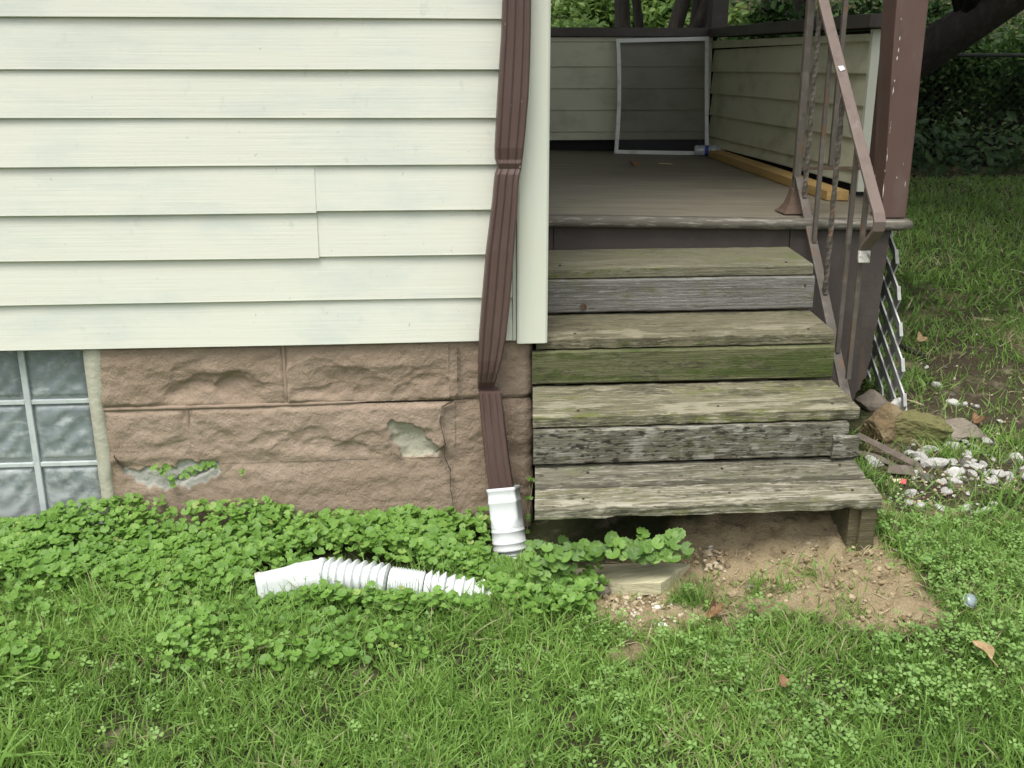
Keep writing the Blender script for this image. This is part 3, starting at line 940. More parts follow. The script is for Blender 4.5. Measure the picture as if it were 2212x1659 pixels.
def board(x0, x1, y0, y1, z0, z1, seed, rag=.002, tiltx=0.0, ragfront=0.0, sl=0.0, mossy=.6, mould_and_shade=.5, worn=.6, ty=0.0, gap_shade=0.0):
    """plank along x with worn, uneven edges and patches of moss, mould and bleached fibre that follow its edges"""
    nx, secs = max(12, int((x1 - x0) / .009)), []
    at = {'moss': [], 'mould_and_shade': [], 'worn': []}
    thick = z1 - z0
    flat = (y1 - y0) > thick
    e = .005
    for i in range(nx + 1):
        x = x0 + (x1 - x0) * i / nx
        a = [rag * (vn(x * 26, 3.3 * k + seed, 11 + k) - .5) * 2 for k in range(8)]
        fine = rag * .5 * (vn(x * 90, seed + .5, 4) - .5)
        rf = ragfront * max(0, vn(x * 22, seed + .5, 5) - .55) * 2.2
        zt = tiltx * (x - x0)
        fq = (1 - (x - x0) / (x1 - x0)) * sl
        row, f1, f2, f3 = [], [], [], []
        nf, ntp = 8, 14
        for k in range(nf):                       # front face, bottom to top
            t = k / (nf - 1)
            row.append((x, y0 + a[0] * (1 - t) + a[1] * t + rf * (1 - t) + fine, z0 + e + (thick - 2 * e) * t + a[2] * .5 * t + zt))
            f1.append(mossy * sst(.38, .62, fbm(x * 3.1 + 5 * seed, t * 1.5 * (1 if flat else 2) + seed, 3, 4)) * (1 if flat else .9))
            f2.append(mould_and_shade * sst(.42, .66, fbm(x * 9 + 3 * seed, t * 4 + seed, 8, 6)) * (1 if flat else (.9 - .7 * abs(t - .25))))
            f3.append(worn * .55 * sst(.54, .70, fbm(x * 24 + seed, t * 9, 12, 5)))
        for k in range(ntp):                      # top, front to back
            t = k / (ntp - 1)
            yy = (y0 + e + a[1] + abs(a[3]) + .002) * (1 - t) + (y1 - .002) * t
            row.append((x + fq * t, yy, z1 + (a[2] * .5 * (1 - t) + a[4] * .6 * t) + fine * .5 + zt))
            f1.append(mossy * .8 * sst(.48, .68, fbm(x * 3.4 + 2 * seed, t * 2 + 3 * seed, 5, 4)))
            f2.append(mould_and_shade * .8 * sst(.48, .66, fbm(x * 7 + seed, t * 9 + seed, 9, 6)) + .5 * mould_and_shade * sst(.8, 1, t))
            f3.append(worn * sst(.42, .66, fbm(x * 8 + seed, t * 9 + seed, 14, 6)) * (1 - .75 * sst(.15, .6, t)))
        row += [(x + fq, y1, z1 - e + zt), (x + fq, y1, z0 + zt), (x, y0 + e + a[0] + rf, z0 + a[6] + zt)]
        f1 += [0, 0, 0]; f2 += [.6, .6, .7]; f3 += [0, 0, 0]
        if gap_shade:                               # shade of the gap between two boards, painted on the front face
            f2 = [q + (gap_shade if k < nf else (.5 * gap_shade if k == nf else 0)) for k, q in enumerate(f2)]
        if ty:
            row = [(p[0], p[1], p[2] + ty * (p[1] - y0) / (y1 - y0)) for p in row]
        secs.append(row)
        at['moss'] += f1; at['mould_and_shade'] += f2; at['worn'] += f3
    mb = MB().loft(secs)

    class _B:
        @staticmethod
        def build(name, mat, parent, **k):
            return mb.build(name, mat, parent, smooth=False, attrs=at)
    return _B


board(.322, 1.200, .213, .460, .684, .720, 1, .0015, mossy=.45, mould_and_shade=.35, worn=.5, ty=.014).build('tread', W_T1, steps)
board(.322, 1.206, .206, .232, .578, .683, 2, .0012, mossy=.45, mould_and_shade=.3, worn=.5).build('riser', W_R1, steps)
board(.302, 1.200, -.004, .228, .517, .554, 3, .0028, ragfront=.006, sl=.016, mossy=.45, mould_and_shade=.6, worn=.7, ty=.018).build('tread', W_T2, steps)
board(.289, 1.198, -.018, .006, .416, .5160, 4, .0012, mossy=.9, mould_and_shade=.5, worn=.2).build('riser', W_R2, steps)
board(.270, 1.200, -.232, -.004, .355, .392, 5, .0034, ragfront=.006, sl=.022, mossy=.5, mould_and_shade=.7, worn=.9, ty=.017).build('tread', W_T3, steps)
board(.2715, 1.166, -.246, -.222, .252, .3540, 6, .002, mossy=.3, mould_and_shade=.65, worn=1.0).build('riser', W_R3, steps)
board(1.120, 1.196, -.258, -.2475, .250, .318, 16, .004, mossy=.2, mould_and_shade=.7, worn=.9).build('riser_splice', W_R3, steps)
board(.257, 1.200, -.425, -.341, .165, .202, 7, .0024, ragfront=.007, sl=.009, mossy=.45, mould_and_shade=.55, worn=.9, ty=.020).build('tread', W_T4, steps)
board(.268, 1.192, -.330, -.228, .186, .222, 8, .003, sl=.009, mossy=.35, mould_and_shade=.5, worn=.55, ty=.024, gap_shade=2.0).build('tread', W_T4B, steps)
for xl in (.36, 1.125):
    poly = [(-.40, .0), (-.40, .164), (-.2205, .164), (-.2205, .354), (.0095, .354), (.0095, .516), (.2335, .516), (.2335, .684), (.45, .684), (.45, .40), (.1, .12), (-.1, -.02)]
    if xl < 1:
        poly = poly[2:-2] + [(.25, .36), (-.10, .20)]
    MB().prism([(xl, y, z) for y, z in poly], (.036, 0, 0)).build('stringer', W_LEG, steps)
MB().hexa([(1.150, -.412, -.02), (1.196, -.412, -.02), (1.196, -.345, -.02), (1.150, -.345, -.02), (1.153, -.415, .1645), (1.197, -.415, .1645), (1.197, -.34, .1645), (1.153, -.34, .1645)]).build('leg', W_LEG, steps, bevel=.004)
# knot and nail heads
for (x, z, yy) in [(.47, .598, .2045)]:
    MB().tube([(x, yy, z), (x, yy - .0015, z)], .011, 14).build('knot', M_KNOT, steps)
for x, yy, z in [(.40, .24, .7235), (1.12, .24, .7235), (.42, .03, .558), (.78, .035, .558), (1.13, .03, .558), (.40, -.2, .396), (.80, -.195, .396), (1.13, -.2, .396), (.39, -.39, .2115), (.42, -.27, .2375), (.79, -.385, .2125), (1.13, -.39, .2115), (1.14, -.27, .2375), (.80, -.27, .2375)]:
    MB().tube([(x, yy, z - .004), (x, yy, z + .0012)], .0042, 8).build('nail', M_CRACK, steps)
for (x, z, yy) in [(1.175, .655, .205), (1.172, .485, -.0175), (1.172, .425, -.0175)]:
    MB().tube([(x, yy, z), (x, yy - .0015, z)], .004, 8).build('nail', M_CRACK, steps)

# ------------------------------------------------------------------ stair railing
RX = 1.265
rail = thing('stair_railing', (RX, .2, .2), 'rusty brown iron stair railing with twisted balusters at the porch edge', 'railing')


def rp(u, v, X=RX):
    return Vector([float(c) for c in atX(u, v, X)])


ptop = rp(1754, 0)
yp = rp(1716, 440)[1]
MB().box(RX - .012, RX + .012, yp - .012, yp + .012, .84, 1.66).build('newel_post', M_IRON, rail, bevel=.002)
zf = dz(RX) + .002
secs = []
for k, (h, r) in enumerate([(0, .052), (.004, .052), (.012, .042), (.03, .030), (.055, .022), (.08, .0175), (.085, .0175)]):
    secs.append([(RX + r * sx, yp + r * sy, zf + h) for sx, sy in ((-1, -1), (1, -1), (1, 1), (-1, 1))])
MB().loft(secs).build('post_foot', M_RUST, rail, bevel=.003)
# sloping hand rail with a curled end
hp = [rp(1763, -60), rp(1790, 50), rp(1848, 275), rp(1882, 405), rp(1898, 462), rp(1900, 480), rp(1897, 497), rp(1886, 513), rp(1875, 525), rp(1868, 538)]
secs = []
for i, p in enumerate(hp):
    a, b = hp[max(i - 1, 0)], hp[min(i + 1, len(hp) - 1)]
    t = (b - a).normalized()
    side = Vector((1, 0, 0))
    nn = side.cross(t).normalized()
    secs.append([p - side * .017 - nn * .006, p + side * .017 - nn * .006, p + side * .017 + nn * .006, p - side * .017 + nn * .006])
MB().loft(secs).build('handrail', M_IRON_P, rail, bevel=.002)
pe = hp[-1]
MB().hexa([(pe.x - .017, pe.y - .008, pe.z - .040), (pe.x + .017, pe.y - .008, pe.z - .040), (pe.x + .017, pe.y + .006, pe.z - .040), (pe.x - .017, pe.y + .006, pe.z - .040),
           (pe.x - .017, pe.y - .006, pe.z - .004), (pe.x + .017, pe.y - .006, pe.z - .004), (pe.x + .017, pe.y + .008, pe.z - .004), (pe.x - .017, pe.y + .008, pe.z - .004)]).build('handrail_end', M_CHIPPED, rail, bevel=.003)
b0, b1 = rp(1727, 385), rp(1794, 700)
bd = (b1 - b0).normalized()
b2 = b0 + bd * ((b0.z - .30) / -bd.z)
MB().bar(b0, b2, .030, .009, up=(0, -bd.z, bd.y)).build('bottom_rail', M_IRON, rail, bevel=.0015)
MB().bar((RX, yp + .0, b0.z), b0 + bd * .01, .024, .012).build('bottom_rail_joint', M_IRON, rail)


def on_line(p, q, y):
    t = (y - p.y) / (q.y - p.y)
    return p + (q - p) * t


h0, h1 = hp[1], hp[3]
for k, (u, v, tw) in enumerate([(1752, 250, 1), (1782, 250, 0), (1810, 330, 1), (1846, 380, 0), (1866, 480, 0)]):
    y = rp(u, v)[1]
    zt = on_line(h0, h1, y).z - .012
    zb = on_line(b0, b2, y).z + .008
    if k == 4:
        zb = .40
    nseg = 34
    path = [(RX, y, zb + (zt - zb) * i / nseg) for i in range(nseg + 1)]
    MB().tube(path, .0092, 4, twist=(.42 if tw else 0), sq=True).build('baluster', M_IRON, rail)
# short level railing along the deck edge, between the newel and the porch post
zb = rp(1800, 384)[2]
MB().bar((RX + .013, yp, zb), (1.66, yp, zb - .004), .016, .012).build('deck_rail', M_RUST, rail, bevel=.001)
MB().bar((RX + .013, yp, 1.655), (1.57, yp + .06, 1.655), .03, .012).build('deck_rail', M_IRON, rail)
xq = atY(1826, 10, yp)[0]
MB().box(xq - .008, xq + .008, yp - .008, yp + .008, zb + .006, 1.648).build('baluster', M_IRON, rail, bevel=.0015)
pm = on_line(h0, h1, rp(1818, 133)[1])
nn = Vector((1, 0, 0)).cross((h1 - h0).normalized())
c = pm + (nn if nn.z > 0 else -nn) * .0075
t = (h1 - h0).normalized()
MB().prism([c + t * .012 + Vector((-.006, 0, 0)), c + t * .004 + Vector((.010, 0, 0)), c - t * .010 + Vector((.006, 0, 0)), c - t * .008 + Vector((-.011, 0, 0))], (nn if nn.z > 0 else -nn) * .0012).build('paint_spot', M_WHITE, rail)

# ------------------------------------------------------------------ downspout
ds = thing('downspout', (.15, -.06, .1), 'crooked dented brown metal downspout in front of the cream siding', 'downspout')


def ds_sec(uL, uR, v, yf, d=.052, rib=.0040, skew=0.0):
    a, b = atY(uL, v, yf), atY(uR, v, yf)
    z = .5 * (a[2] + b[2])
    x0, x1 = a[0], b[0] - .006
    n = 33
    pts = []
    for i in range(n):
        t = i / (n - 1)
        rb = rib * max(0, math.sin((t - .12) / .76 * math.pi * 5)) ** 0.8 if .12 < t < .88 else 0
        cr = .004 * (max(0, 1 - t / .06) ** 2 + max(0, 1 - (1 - t) / .06) ** 2)
        pts.append((x0 + (x1 - x0) * t, yf + rb + cr + skew * (t - .5), z))
    pts += [(x1 + .002, yf + .012, z), (x1 + .002, yf + d - .006, z), (x1 - .004, yf + d, z), (x0 + .004, yf + d, z), (x0 - .001, yf + d - .006, z), (x0 - .001, yf + .012, z)]
    return pts


top_lv = ds_sec(1088, 1152, 0, -.085)
dx = .012
secs = [[(x + dx, y, 2.90) for x, y, z in top_lv], [(x + dx * .9, y, 2.2) for x, y, z in top_lv], [(x + dx * .5, y, 1.8) for x, y, z in top_lv]]
LV = [(1088, 1152, 0, -.085), (1085.5, 1151, 75, -.085), (1081.5, 1149.5, 135, -.086), (1077, 1146, 210, -.088), (1073.5, 1140.5, 275, -.088), (1071, 1136, 320, -.087),
      (1071.5, 1133, 345, -.082), (1074.5, 1132, 353, -.084), (1077.0, 1130.5, 365, -.079), (1072, 1128, 377, -.085), (1069.5, 1125, 394, -.086), (1065.5, 1122.5, 440, -.088), (1052.5, 1115, 541, -.090),
      (1044, 1107, 640, -.088), (1037, 1098, 727, -.085), (1035, 1088, 780, -.082), (1034, 1081, 805, -.076), (1033, 1075, 826, -.064), (1033, 1071, 838, -.044), (1034, 1078, 843, -.040), (1035, 1086, 850, -.078),
      (1038.5, 1091, 885, -.084), (1042, 1096, 930, -.092), (1049, 1105, 1000, -.106), (1058, 1115, 1062, -.118)]
for i, (a, b, v, yf) in enumerate(LV):
    pin = 1.0
    if i in (7, 8): pin = .5
    if i in (17, 18, 19): pin = .35
    secs.append(ds_sec(a, b, v, yf, d=.050 if i < 16 or i > 20 else .032, rib=.0040 * pin * (.4 if i > 21 else 1)))
secs = [list(reversed(s)) for s in secs]
MB().loft(secs).build('pipe', M_BROWN, ds, smooth=False)

# ------------------------------------------------------------------ white adapter at the foot of the downspout
def super_sec(c, ax, hx, hy, n_exp, n=40, xdir=Vector((1, 0, 0))):
    ax = Vector(ax).normalized()
    x = (xdir - ax * xdir.dot(ax)).normalized()
    y = ax.cross(x)
    out = []
    for k in range(n):
        t = 2 * math.pi * (k + .5) / n
        ct, st_ = math.cos(t), math.sin(t)
        px = hx * math.copysign(abs(ct) ** (2 / n_exp), ct)
        py = hy * math.copysign(abs(st_) ** (2 / n_exp), st_)
        out.append(Vector(c) + x * px + y * py)
    return out


a0 = Vector([float(c) for c in atY(1087, 1052, -.100)])
a1 = Vector([float(c) for c in atY(1104, 1205, -.168)])
ad = thing('drain_adapter', a1, 'white plastic drain adapter socket at the foot of the brown downspout', 'drain adapter')
axv = (a1 - a0)
xd = Vector((1, -.35, 0)).normalized()
prof = [(0.0, .0435, .036, 9), (.02, .0445, .037, 9), (.045, .0445, .037, 9), (.06, .0430, .0345, 9), (.17, .0430, .0338, 9), (.18, .0435, .036, 9), (.20, .0440, .0365, 9), (.22, .0435, .036, 9), (.235, .0428, .034, 9),
        (.42, .0435, .035, 8), (.46, .0440, .038, 4.5), (.50, .0465, .044, 2.6), (.56, .0485, .0475, 2.1)]
secs = [super_sec(a0 + axv * t, axv, hx, hy, e, xdir=xd) for t, hx, hy, e in prof]
MB().loft(secs, caps=False).build('square_socket', M_WHITE, ad, smooth=True)
prof = [(.56, .0485, .0475), (.60, .0488, .0485), (.605, .0498, .0498), (.62, .0500, .0500), (.625, .0490, .0490), (.76, .0494, .0494), (.765, .0512, .0512), (.785, .0512, .0512), (.79, .0498, .0498), (.85, .050, .050), (.86, .0516, .0516), (.885, .0516, .0516), (.89, .045, .045)]
MB().loft([super_sec(a0 + axv * t, axv, hx, hy, 2, xdir=xd) for t, hx, hy in prof], caps=False).build('round_collar', M_WHITE, ad, smooth=True)
secs = []
for k in range(15):
    t = .885 + .165 * k / 14
    r = .0445 if k % 4 in (0, 1) else .0395
    secs.append(super_sec(a0 + axv * t, axv, r, r, 2, xdir=xd))
MB().loft(secs).build('ribbed_sleeve', M_WHITE, ad)

# ------------------------------------------------------------------ white flexible drain pipe lying in the ivy
FP = [(556, 1270, .036), (600, 1259, .040), (650, 1250, .046), (695, 1243, .052), (760, 1247, .052), (835, 1256, .047), (875, 1261, .043), (915, 1267, .038), (960, 1273, .030), (1010, 1281, .022), (1060, 1289, .012)]
fpw = [Vector([float(c) for c in G(u, v, l)]) for u, v, l in FP]
fu = [a[0] for a in FP]
fx = thing('flexible_drain_pipe', fpw[4] - Vector((0, 0, .05)), 'white corrugated flexible drain pipe lying loose in the ivy', 'drain pipe')


def fpos(u):
    k = int(np.clip(np.searchsorted(fu, u) - 1, 0, len(fu) - 2))
    q = (u - fu[k]) / (fu[k + 1] - fu[k])
    p0, p1, p2, p3 = fpw[max(k - 1, 0)], fpw[k], fpw[k + 1], fpw[min(k + 2, len(fpw) - 1)]
    return .5 * ((2 * p1) + (p2 - p0) * q + (2 * p0 - 5 * p1 + 4 * p2 - p3) * q * q + (3 * p1 - p0 - 3 * p2 + p3) * q ** 3)


def fsec(u, r, e=2, ry=None):
    t = (fpos(u + 2) - fpos(u - 2)).normalized()
    return super_sec(fpos(u), t, r, ry or r, e, n=36, xdir=Vector((0, -1, .15)))


secs = [fsec(u, rx, e, ry) for u, rx, ry, e in [(552, .040, .030, 7), (558, .040, .030, 7), (562, .0425, .033, 7), (574, .0425, .033, 7), (576, .040, .031, 7), (618, .040, .032, 6), (630, .041, .037, 3.5), (640, .043, .043, 2.2), (646, .0445, .0445, 2), (652, .043, .043, 2), (660, .044, .044, 2), (690, .0445, .0445, 2), (693, .048, .048, 2), (700, .048, .048, 2), (703, .043, .043, 2)]]
MB().loft(secs).build('end_fitting', M_WHITE, fx, smooth=False)


def bellows(u0, u1, n, r0, r1, steep, name='bellows'):
    secs = []
    for k in range(n):
        ua = u0 + (u1 - u0) * k / n
        ub = u0 + (u1 - u0) * (k + 1) / n
        rr_ = random.uniform(.985, 1.015)
        secs.append(fsec(ua, r0))
        secs.append(fsec(ua + (ub - ua) * .08, r0))
        secs.append(fsec(ua + (ub - ua) * steep, r1 * rr_))
        secs.append(fsec(ua + (ub - ua) * min(.98, steep + .08), r1 * rr_))
    secs.append(fsec(u1, r0))
    MB().loft(secs).build(name, M_WHITE, fx)


bellows(704, 838, 8, .0365, .0495, .78)
bellows(841, 915, 13, .0385, .0425, .45)
bellows(917, 962, 3, .034, .0465, .75)
bellows(963, 1062, 5, .032, .044, .75)

# ------------------------------------------------------------------ things on the porch
sc = thing('window_screen', (1.36, 3.14, .825), 'white framed window screen leaning against the porch back wall', 'window screen')
sb0, sb1 = Vector((1.081, 3.135, dz(1.08) + .001)), Vector((1.643, 3.135, dz(1.64) + .001))
st0, st1 = Vector([float(c) for c in atY(1331, 84, 3.318)]), Vector([float(c) for c in atY(1531, 79, 3.318)])
fw = .022
for a, b, nm in ((sb0, sb1, 'bottom'), (st0, st1, 'top')):
    MB().bar(a + Vector((0, 0, fw / 2 if nm == 'bottom' else -fw / 2)), b + Vector((0, 0, fw / 2 if nm == 'bottom' else -fw / 2)), .011, fw).build('frame_bar', M_SFRAME, sc, bevel=.001)
for a, b, s in ((sb0, st0, 1), (sb1, st1, -1)):
    pts = []
    for i in range(12):
        t = i / 11
        p = a.lerp(b, t)
        bow = .012 * math.sin(math.pi * t) * s * (1 if s > 0 else .2)
        pts.append(p + Vector((s * fw / 2 + bow, 0, fw if i == 0 else (-fw if i == 11 else 0))))
    secs = [[p + Vector((-fw / 2, -.005, 0)), p + Vector((fw / 2, -.005, 0)), p + Vector((fw / 2, .005, 0)), p + Vector((-fw / 2, .005, 0))] for p in pts]
    MB().loft(secs).build('frame_bar', M_SFRAME, sc)
m, t_ = new_mat('insect_mesh')
o_ = t_.nodes.new('ShaderNodeOutputMaterial')
tr_, df_, mx_ = t_.nodes.new('ShaderNodeBsdfTransparent'), t_.nodes.new('ShaderNodeBsdfDiffuse'), t_.nodes.new('ShaderNodeMixShader')
df_.inputs['Color'].default_value = (.085, .09, .092, 1)
mx_.inputs[0].default_value = .42
t_.links.new(tr_.outputs[0], mx_.inputs[1])
t_.links.new(df_.outputs[0], mx_.inputs[2])
t_.links.new(mx_.outputs[0], o_.inputs['Surface'])
q = .02
mp = [sb0 + Vector((q, 0, q)), sb1 + Vector((-q, 0, q)), st1 + Vector((-q, 0, -q)), st0 + Vector((q, 0, -q))]
MB().add(mp, [(0, 1, 2, 3)]) if False else None
mb = MB()
mb.add(mp, [(0, 1, 2, 3)])
mb.build('mesh', m, sc)

# bottle
m_pet = mk('clear_plastic', (0.70, 0.76, 0.82), rough=0.15, spec=0.7, trans=0.45, bump=[(ISO, 30, 2, .004)])
m_blue = mk('blue_label', (0.05, 0.07, 0.36), [((.55, .6, .7), (20, 20, 20), 2, 2, .62, .7, .8)], rough=.4)
bt = thing('plastic_bottle', (1.60, 3.06, .824), 'clear plastic water bottle with blue label lying at the porch corner', 'bottle')
bc, bdv = Vector((1.545, 3.095, dz(1.55) + .032)), Vector((1, -.28, 0)).normalized()


def lathe(pr, c, ax, n=20):
    return MB().loft([super_sec(c + ax * t, ax, r, r, 2, n=n, xdir=Vector((0, 0, 1))) for t, r in pr])


lathe([(0, .022), (.006, .029), (.02, .030), (.03, .028), (.04, .030), (.058, .030), (.06, .0285), (.098, .0285), (.10, .0305), (.118, .030), (.135, .022), (.15, .013), (.158, .012)], bc, bdv).build('body', m_pet, bt, smooth=True)
lathe([(.0605, .0292), (.082, .0292)], bc, bdv).build('label_band', m_blue, bt, smooth=True)
lathe([(.156, .0145), (.172, .0145), (.173, .012)], bc, bdv).build('cap', M_WHITE, bt)
# lumber
tb = MB()
l0, l1 = Vector((1.655, 3.02, 0)), Vector((1.572, .985, 0))
tb.bar(l0 + Vector((0, 0, dz(1.65) + .020)), l1 + Vector((0, 0, dz(1.57) + .020)), .086, .038)
tag(tb.build('lumber', M_LUMBER, bevel=.002), 'yellow length of lumber lying on the porch floor along the right half wall', 'lumber')
for k, (u, v, du, dv) in enumerate([(1424, 353, 28, 2)]):
    a, b = atZ(u, v, dz(1.2) + .004), atZ(u + du, v + dv, dz(1.2) + .004)
    s = thing('straw', a, 'pale drinking straw lying on the porch floor before the screen', 'straw')
    MB().tube([a, (a + b) / 2 + np.array([0, .003, .001]), b], .0032, 8).build('tube', M_STRAW, s)


def leafshape(c, nrm, spin, L, W, mat, name, label, lobes=0, curl=.25, cat='leaf', group=None):
    n = 26
    R = frames(np.array([nrm], float), np.array([spin]))[0]
    ring, mid = [], []
    for k in range(n):
        t = 2 * math.pi * k / n
        r = 1 + .22 * math.cos(lobes * t) if lobes else 1
        x, y = math.cos(t) * L / 2 * r, math.sin(t) * W / 2 * r * (1 - .3 * math.cos(t))
        for lst, sc_ in ((ring, 1), (mid, .5)):
            zz = curl * L * ((y * sc_ / W * 1.6) ** 2 + .25 * (x * sc_ / L) ** 2 + .05 * math.sin(5 * t) * sc_)
            lst.append(np.asarray(c, float) + R @ np.array([x * sc_, y * sc_, zz]))
    mb = MB()
    mb.add(ring + mid + [np.asarray(c, float)], [(k, (k + 1) % n, n + (k + 1) % n, n + k) for k in range(n)] + [(n + k, n + (k + 1) % n, 2 * n) for k in range(n)])
    s = thing(name, c, label, cat, group)
    mb.build('blade', mat, s, smooth=True)
    b = np.asarray(c, float) + R @ np.array([-L * .48, 0, .03 * L])
    e = np.asarray(c, float) + R @ np.array([-L * .85, .05 * L, .02 * L])
    MB().tube([b, e], .0012, 5).build('stalk', mat, s)
    return s


a = atZ(1370, 357, dz(1.2) + .006)
leafshape(a, (.1, -.3, 1), .4, .055, .045, M_DRYLEAF, 'dry_leaf', 'curled brown leaf on the porch floor left of the straw', 5, .5)

# ------------------------------------------------------------------ lattice panel
lt = thing('lattice_panel', (1.65, .8, .1), 'loose white diagonal lattice panel under the right side of the porch', 'lattice')
LT, LB = Vector([float(c) for c in atX(1931, 500, 1.615)]), Vector([float(c) for c in atX(1953, 890, 1.705)])
ez = (LT - LB)
Hh = ez.length
ez.normalize()
ey = Vector((.06, 1, 0)).normalized()
en = ey.cross(ez).normalized()
Lw = 1.9
sp, wl = Hh / 5.02, .050
for fam, off in ((1, 0), (-1, .0062)):
    k0 = -40
    for k in range(k0, 60):
        c0_ = k * sp + .045
        # line: z = c0 + fam*y (y along panel), band of vertical thickness wl
        if fam > 0:
            yA, yB = max(0, -c0_), min(Lw, Hh - c0_)
            quad = [(yA, c0_ + yA - wl / 2), (yB, c0_ + yB - wl / 2), (yB, c0_ + yB + wl / 2), (yA, c0_ + yA + wl / 2)]
        else:
            yA, yB = max(0, c0_ - Hh), min(Lw, c0_)
            quad = [(yA, c0_ - yA - wl / 2), (yB, c0_ - yB - wl / 2), (yB, c0_ - yB + wl / 2), (yA, c0_ - yA + wl / 2)]
        if yB - yA < .03:
            continue
        pp = [LB + ey * y + ez * z + en * off for y, z in quad]
        MB().prism(pp, en * .006).build('slat', M_LATT, lt)

# ------------------------------------------------------------------ stones and small things on the ground
def rock_mb(c, sx, sy, sz, seed, ang=0.0, sub=3, facet=.35, rough=0.0):
    bm = bmesh.new()
    bmesh.ops.create_icosphere(bm, subdivisions=sub, radius=1)
    r = random.Random(seed)
    planes = []
    for _ in range(9):
        d = Vector((r.uniform(-1, 1), r.uniform(-1, 1), r.uniform(-.6, 1))).normalized()
        planes.append((d, r.uniform(.55, .9)))
    o = Vector((seed * 3.1, seed * 1.7, 0))
    ca, sa = math.cos(ang), math.sin(ang)
    mb = MB()
    vs = []
    for v in bm.verts:
        p = v.co.copy()
        for d, h in planes:
            e = p.dot(d) - h
            if e > 0:
                p -= d * e * .88
        p *= 1 + .13 * mnoise.noise(p * 1.6 + o) + .06 * mnoise.noise(p * 4 + o) + rough * (.05 * mnoise.noise(p * 8 + o) + .035 * mnoise.noise(p * 17 + o) - .05 * abs(mnoise.noise(p * 3.1 + o * 2)))
        x, y, z = p.x * sx, p.y * sy, p.z * sz
        vs.append((c[0] + x * ca - y * sa, c[1] + x * sa + y * ca, c[2] + z))
    mb.add(vs, [[v.index for v in f.verts] for f in bm.faces])
    bm.free()
    return mb


def stone(u, v, wpx, hpx, mat, seed, label, cat='rock', group=None, name='stone', sink=.25, ang=None, depth=.8, sub=3):
    """stone whose middle shows at (u,v) of the photograph, on the ground"""
    p = G(u, v)
    dist = (p - CAM) @ FWD
    sx = wpx * dist / F / 2
    szz = hpx * dist / F / 2 * 1.0
    p = G(u, v + hpx * .25)
    c = (p[0], p[1] + sx * .2, p[2] + szz * (1 - sink) * .7)
    o = rock_mb(c, sx * 1.1, sx * depth, szz * 1.05, seed, random.uniform(-.5, .5) if ang is None else ang, sub=sub, rough=1.0 if sub > 3 else .5).build(name, mat, smooth=(sub < 3))
    tag(o, label, cat, group)
    return o


stone(1906, 922, 92, 104, M_TANROCK, 1, 'tan brown boulder beside the right end of the steps', 'boulder', name='boulder', sink=.35, depth=.9, ang=.2, sub=5)
stone(1982, 933, 152, 88, M_MOSSROCK, 2, 'large moss covered boulder between the tan rock and white gravel', 'boulder', name='boulder', sink=.3, depth=.7, ang=.05, sub=5)
stone(2078, 932, 110, 50, M_GREYROCK, 3, 'low flat grey brown rock right of the mossy boulder', 'rock', name='rock', sink=.4, depth=.7, ang=-.1, sub=5)
stone(1942, 882, 42, 40, M_LIME, 4, 'crumpled pale limestone lump at the foot of the lattice', 'rock', name='rock', sink=.0)
stone(1885, 870, 70, 60, M_GREYROCK, 14, 'dark brown clod behind the tan boulder under the porch', 'rock', name='rock', sink=.4)
stone(1778, 1122, 34, 20, M_LIME, 5, 'whitish stone in the soil under the bottom tread', 'rock', name='rock', sink=.2)
stone(1303, 1276, 38, 30, M_GREYROCK, 6, 'rounded brown stone left of its neighbour below the half buried plank', 'rock', name='rock')
stone(1370, 1273, 40, 34, M_GREYROCK, 7, 'angular grey brown stone below the middle of the half buried plank', 'rock', name='rock')
stone(1537, 1186, 22, 12, M_LIME, 8, 'cream oval pebble in bare soil below the steps', 'pebble', name='pebble')
stone(1623, 1268, 22, 14, M_GREYROCK, 9, 'round brown pebble in the middle of the bare soil', 'pebble', name='pebble')
stone(1433, 1352, 24, 14, M_LIME, 10, 'mottled white pebble at the lower edge of the gravel patch', 'pebble', name='pebble')
stone(1420, 1312, 18, 13, M_LIME, 12, 'bright white pebble in the middle of the small gravel patch', 'pebble', name='pebble')
stone(1050, 1282, 26, 24, M_LIME, 13, 'cream white stone in the ivy right of the white flexible pipe', 'rock', name='rock', sink=0)
stone(462, 1178, 60, 20, M_LIME, 15, 'flat pale stone showing through the ivy below the window', 'rock', name='rock', sink=-1.6)
stone(2060, 1022, 26, 34, M_LIME, 11, 'tall white chunk standing in the white stone scatter', 'rock', name='rock')

WS = 'white stones scattered beside the steps'
wl_ = [(2002, 795, 12), (2042, 794, 10), (2025, 835, 17), (2055, 856, 21), (2057, 873, 22), (2081, 874, 14), (2102, 878, 14), (2111, 879, 11), (2090, 900, 10), (2160, 912, 14), (1888, 1004, 32), (1884, 1025, 14),
       (1976, 1024, 15), (2002, 1035, 30), (1976, 1036, 14), (1967, 1070, 25), (1962, 1087, 18), (1988, 1094, 20), (2044, 1064, 27), (2032, 1101, 22), (2088, 1101, 24), (2127, 1105, 20), (2148, 1090, 18), (2016, 1005, 42), (2038, 1043, 18),
       (2007, 973, 22), (1988, 990, 28), (1965, 983, 22), (1998, 985, 22), (1975, 996, 20), (1935, 1063, 10), (1940, 1075, 13), (1925, 1060, 9), (2040, 958, 20), (2062, 965, 22), (2085, 955, 16), (2110, 950, 22), (2130, 955, 20), (2150, 962, 18), (2060, 1000, 20)]
rs = random.Random(8)
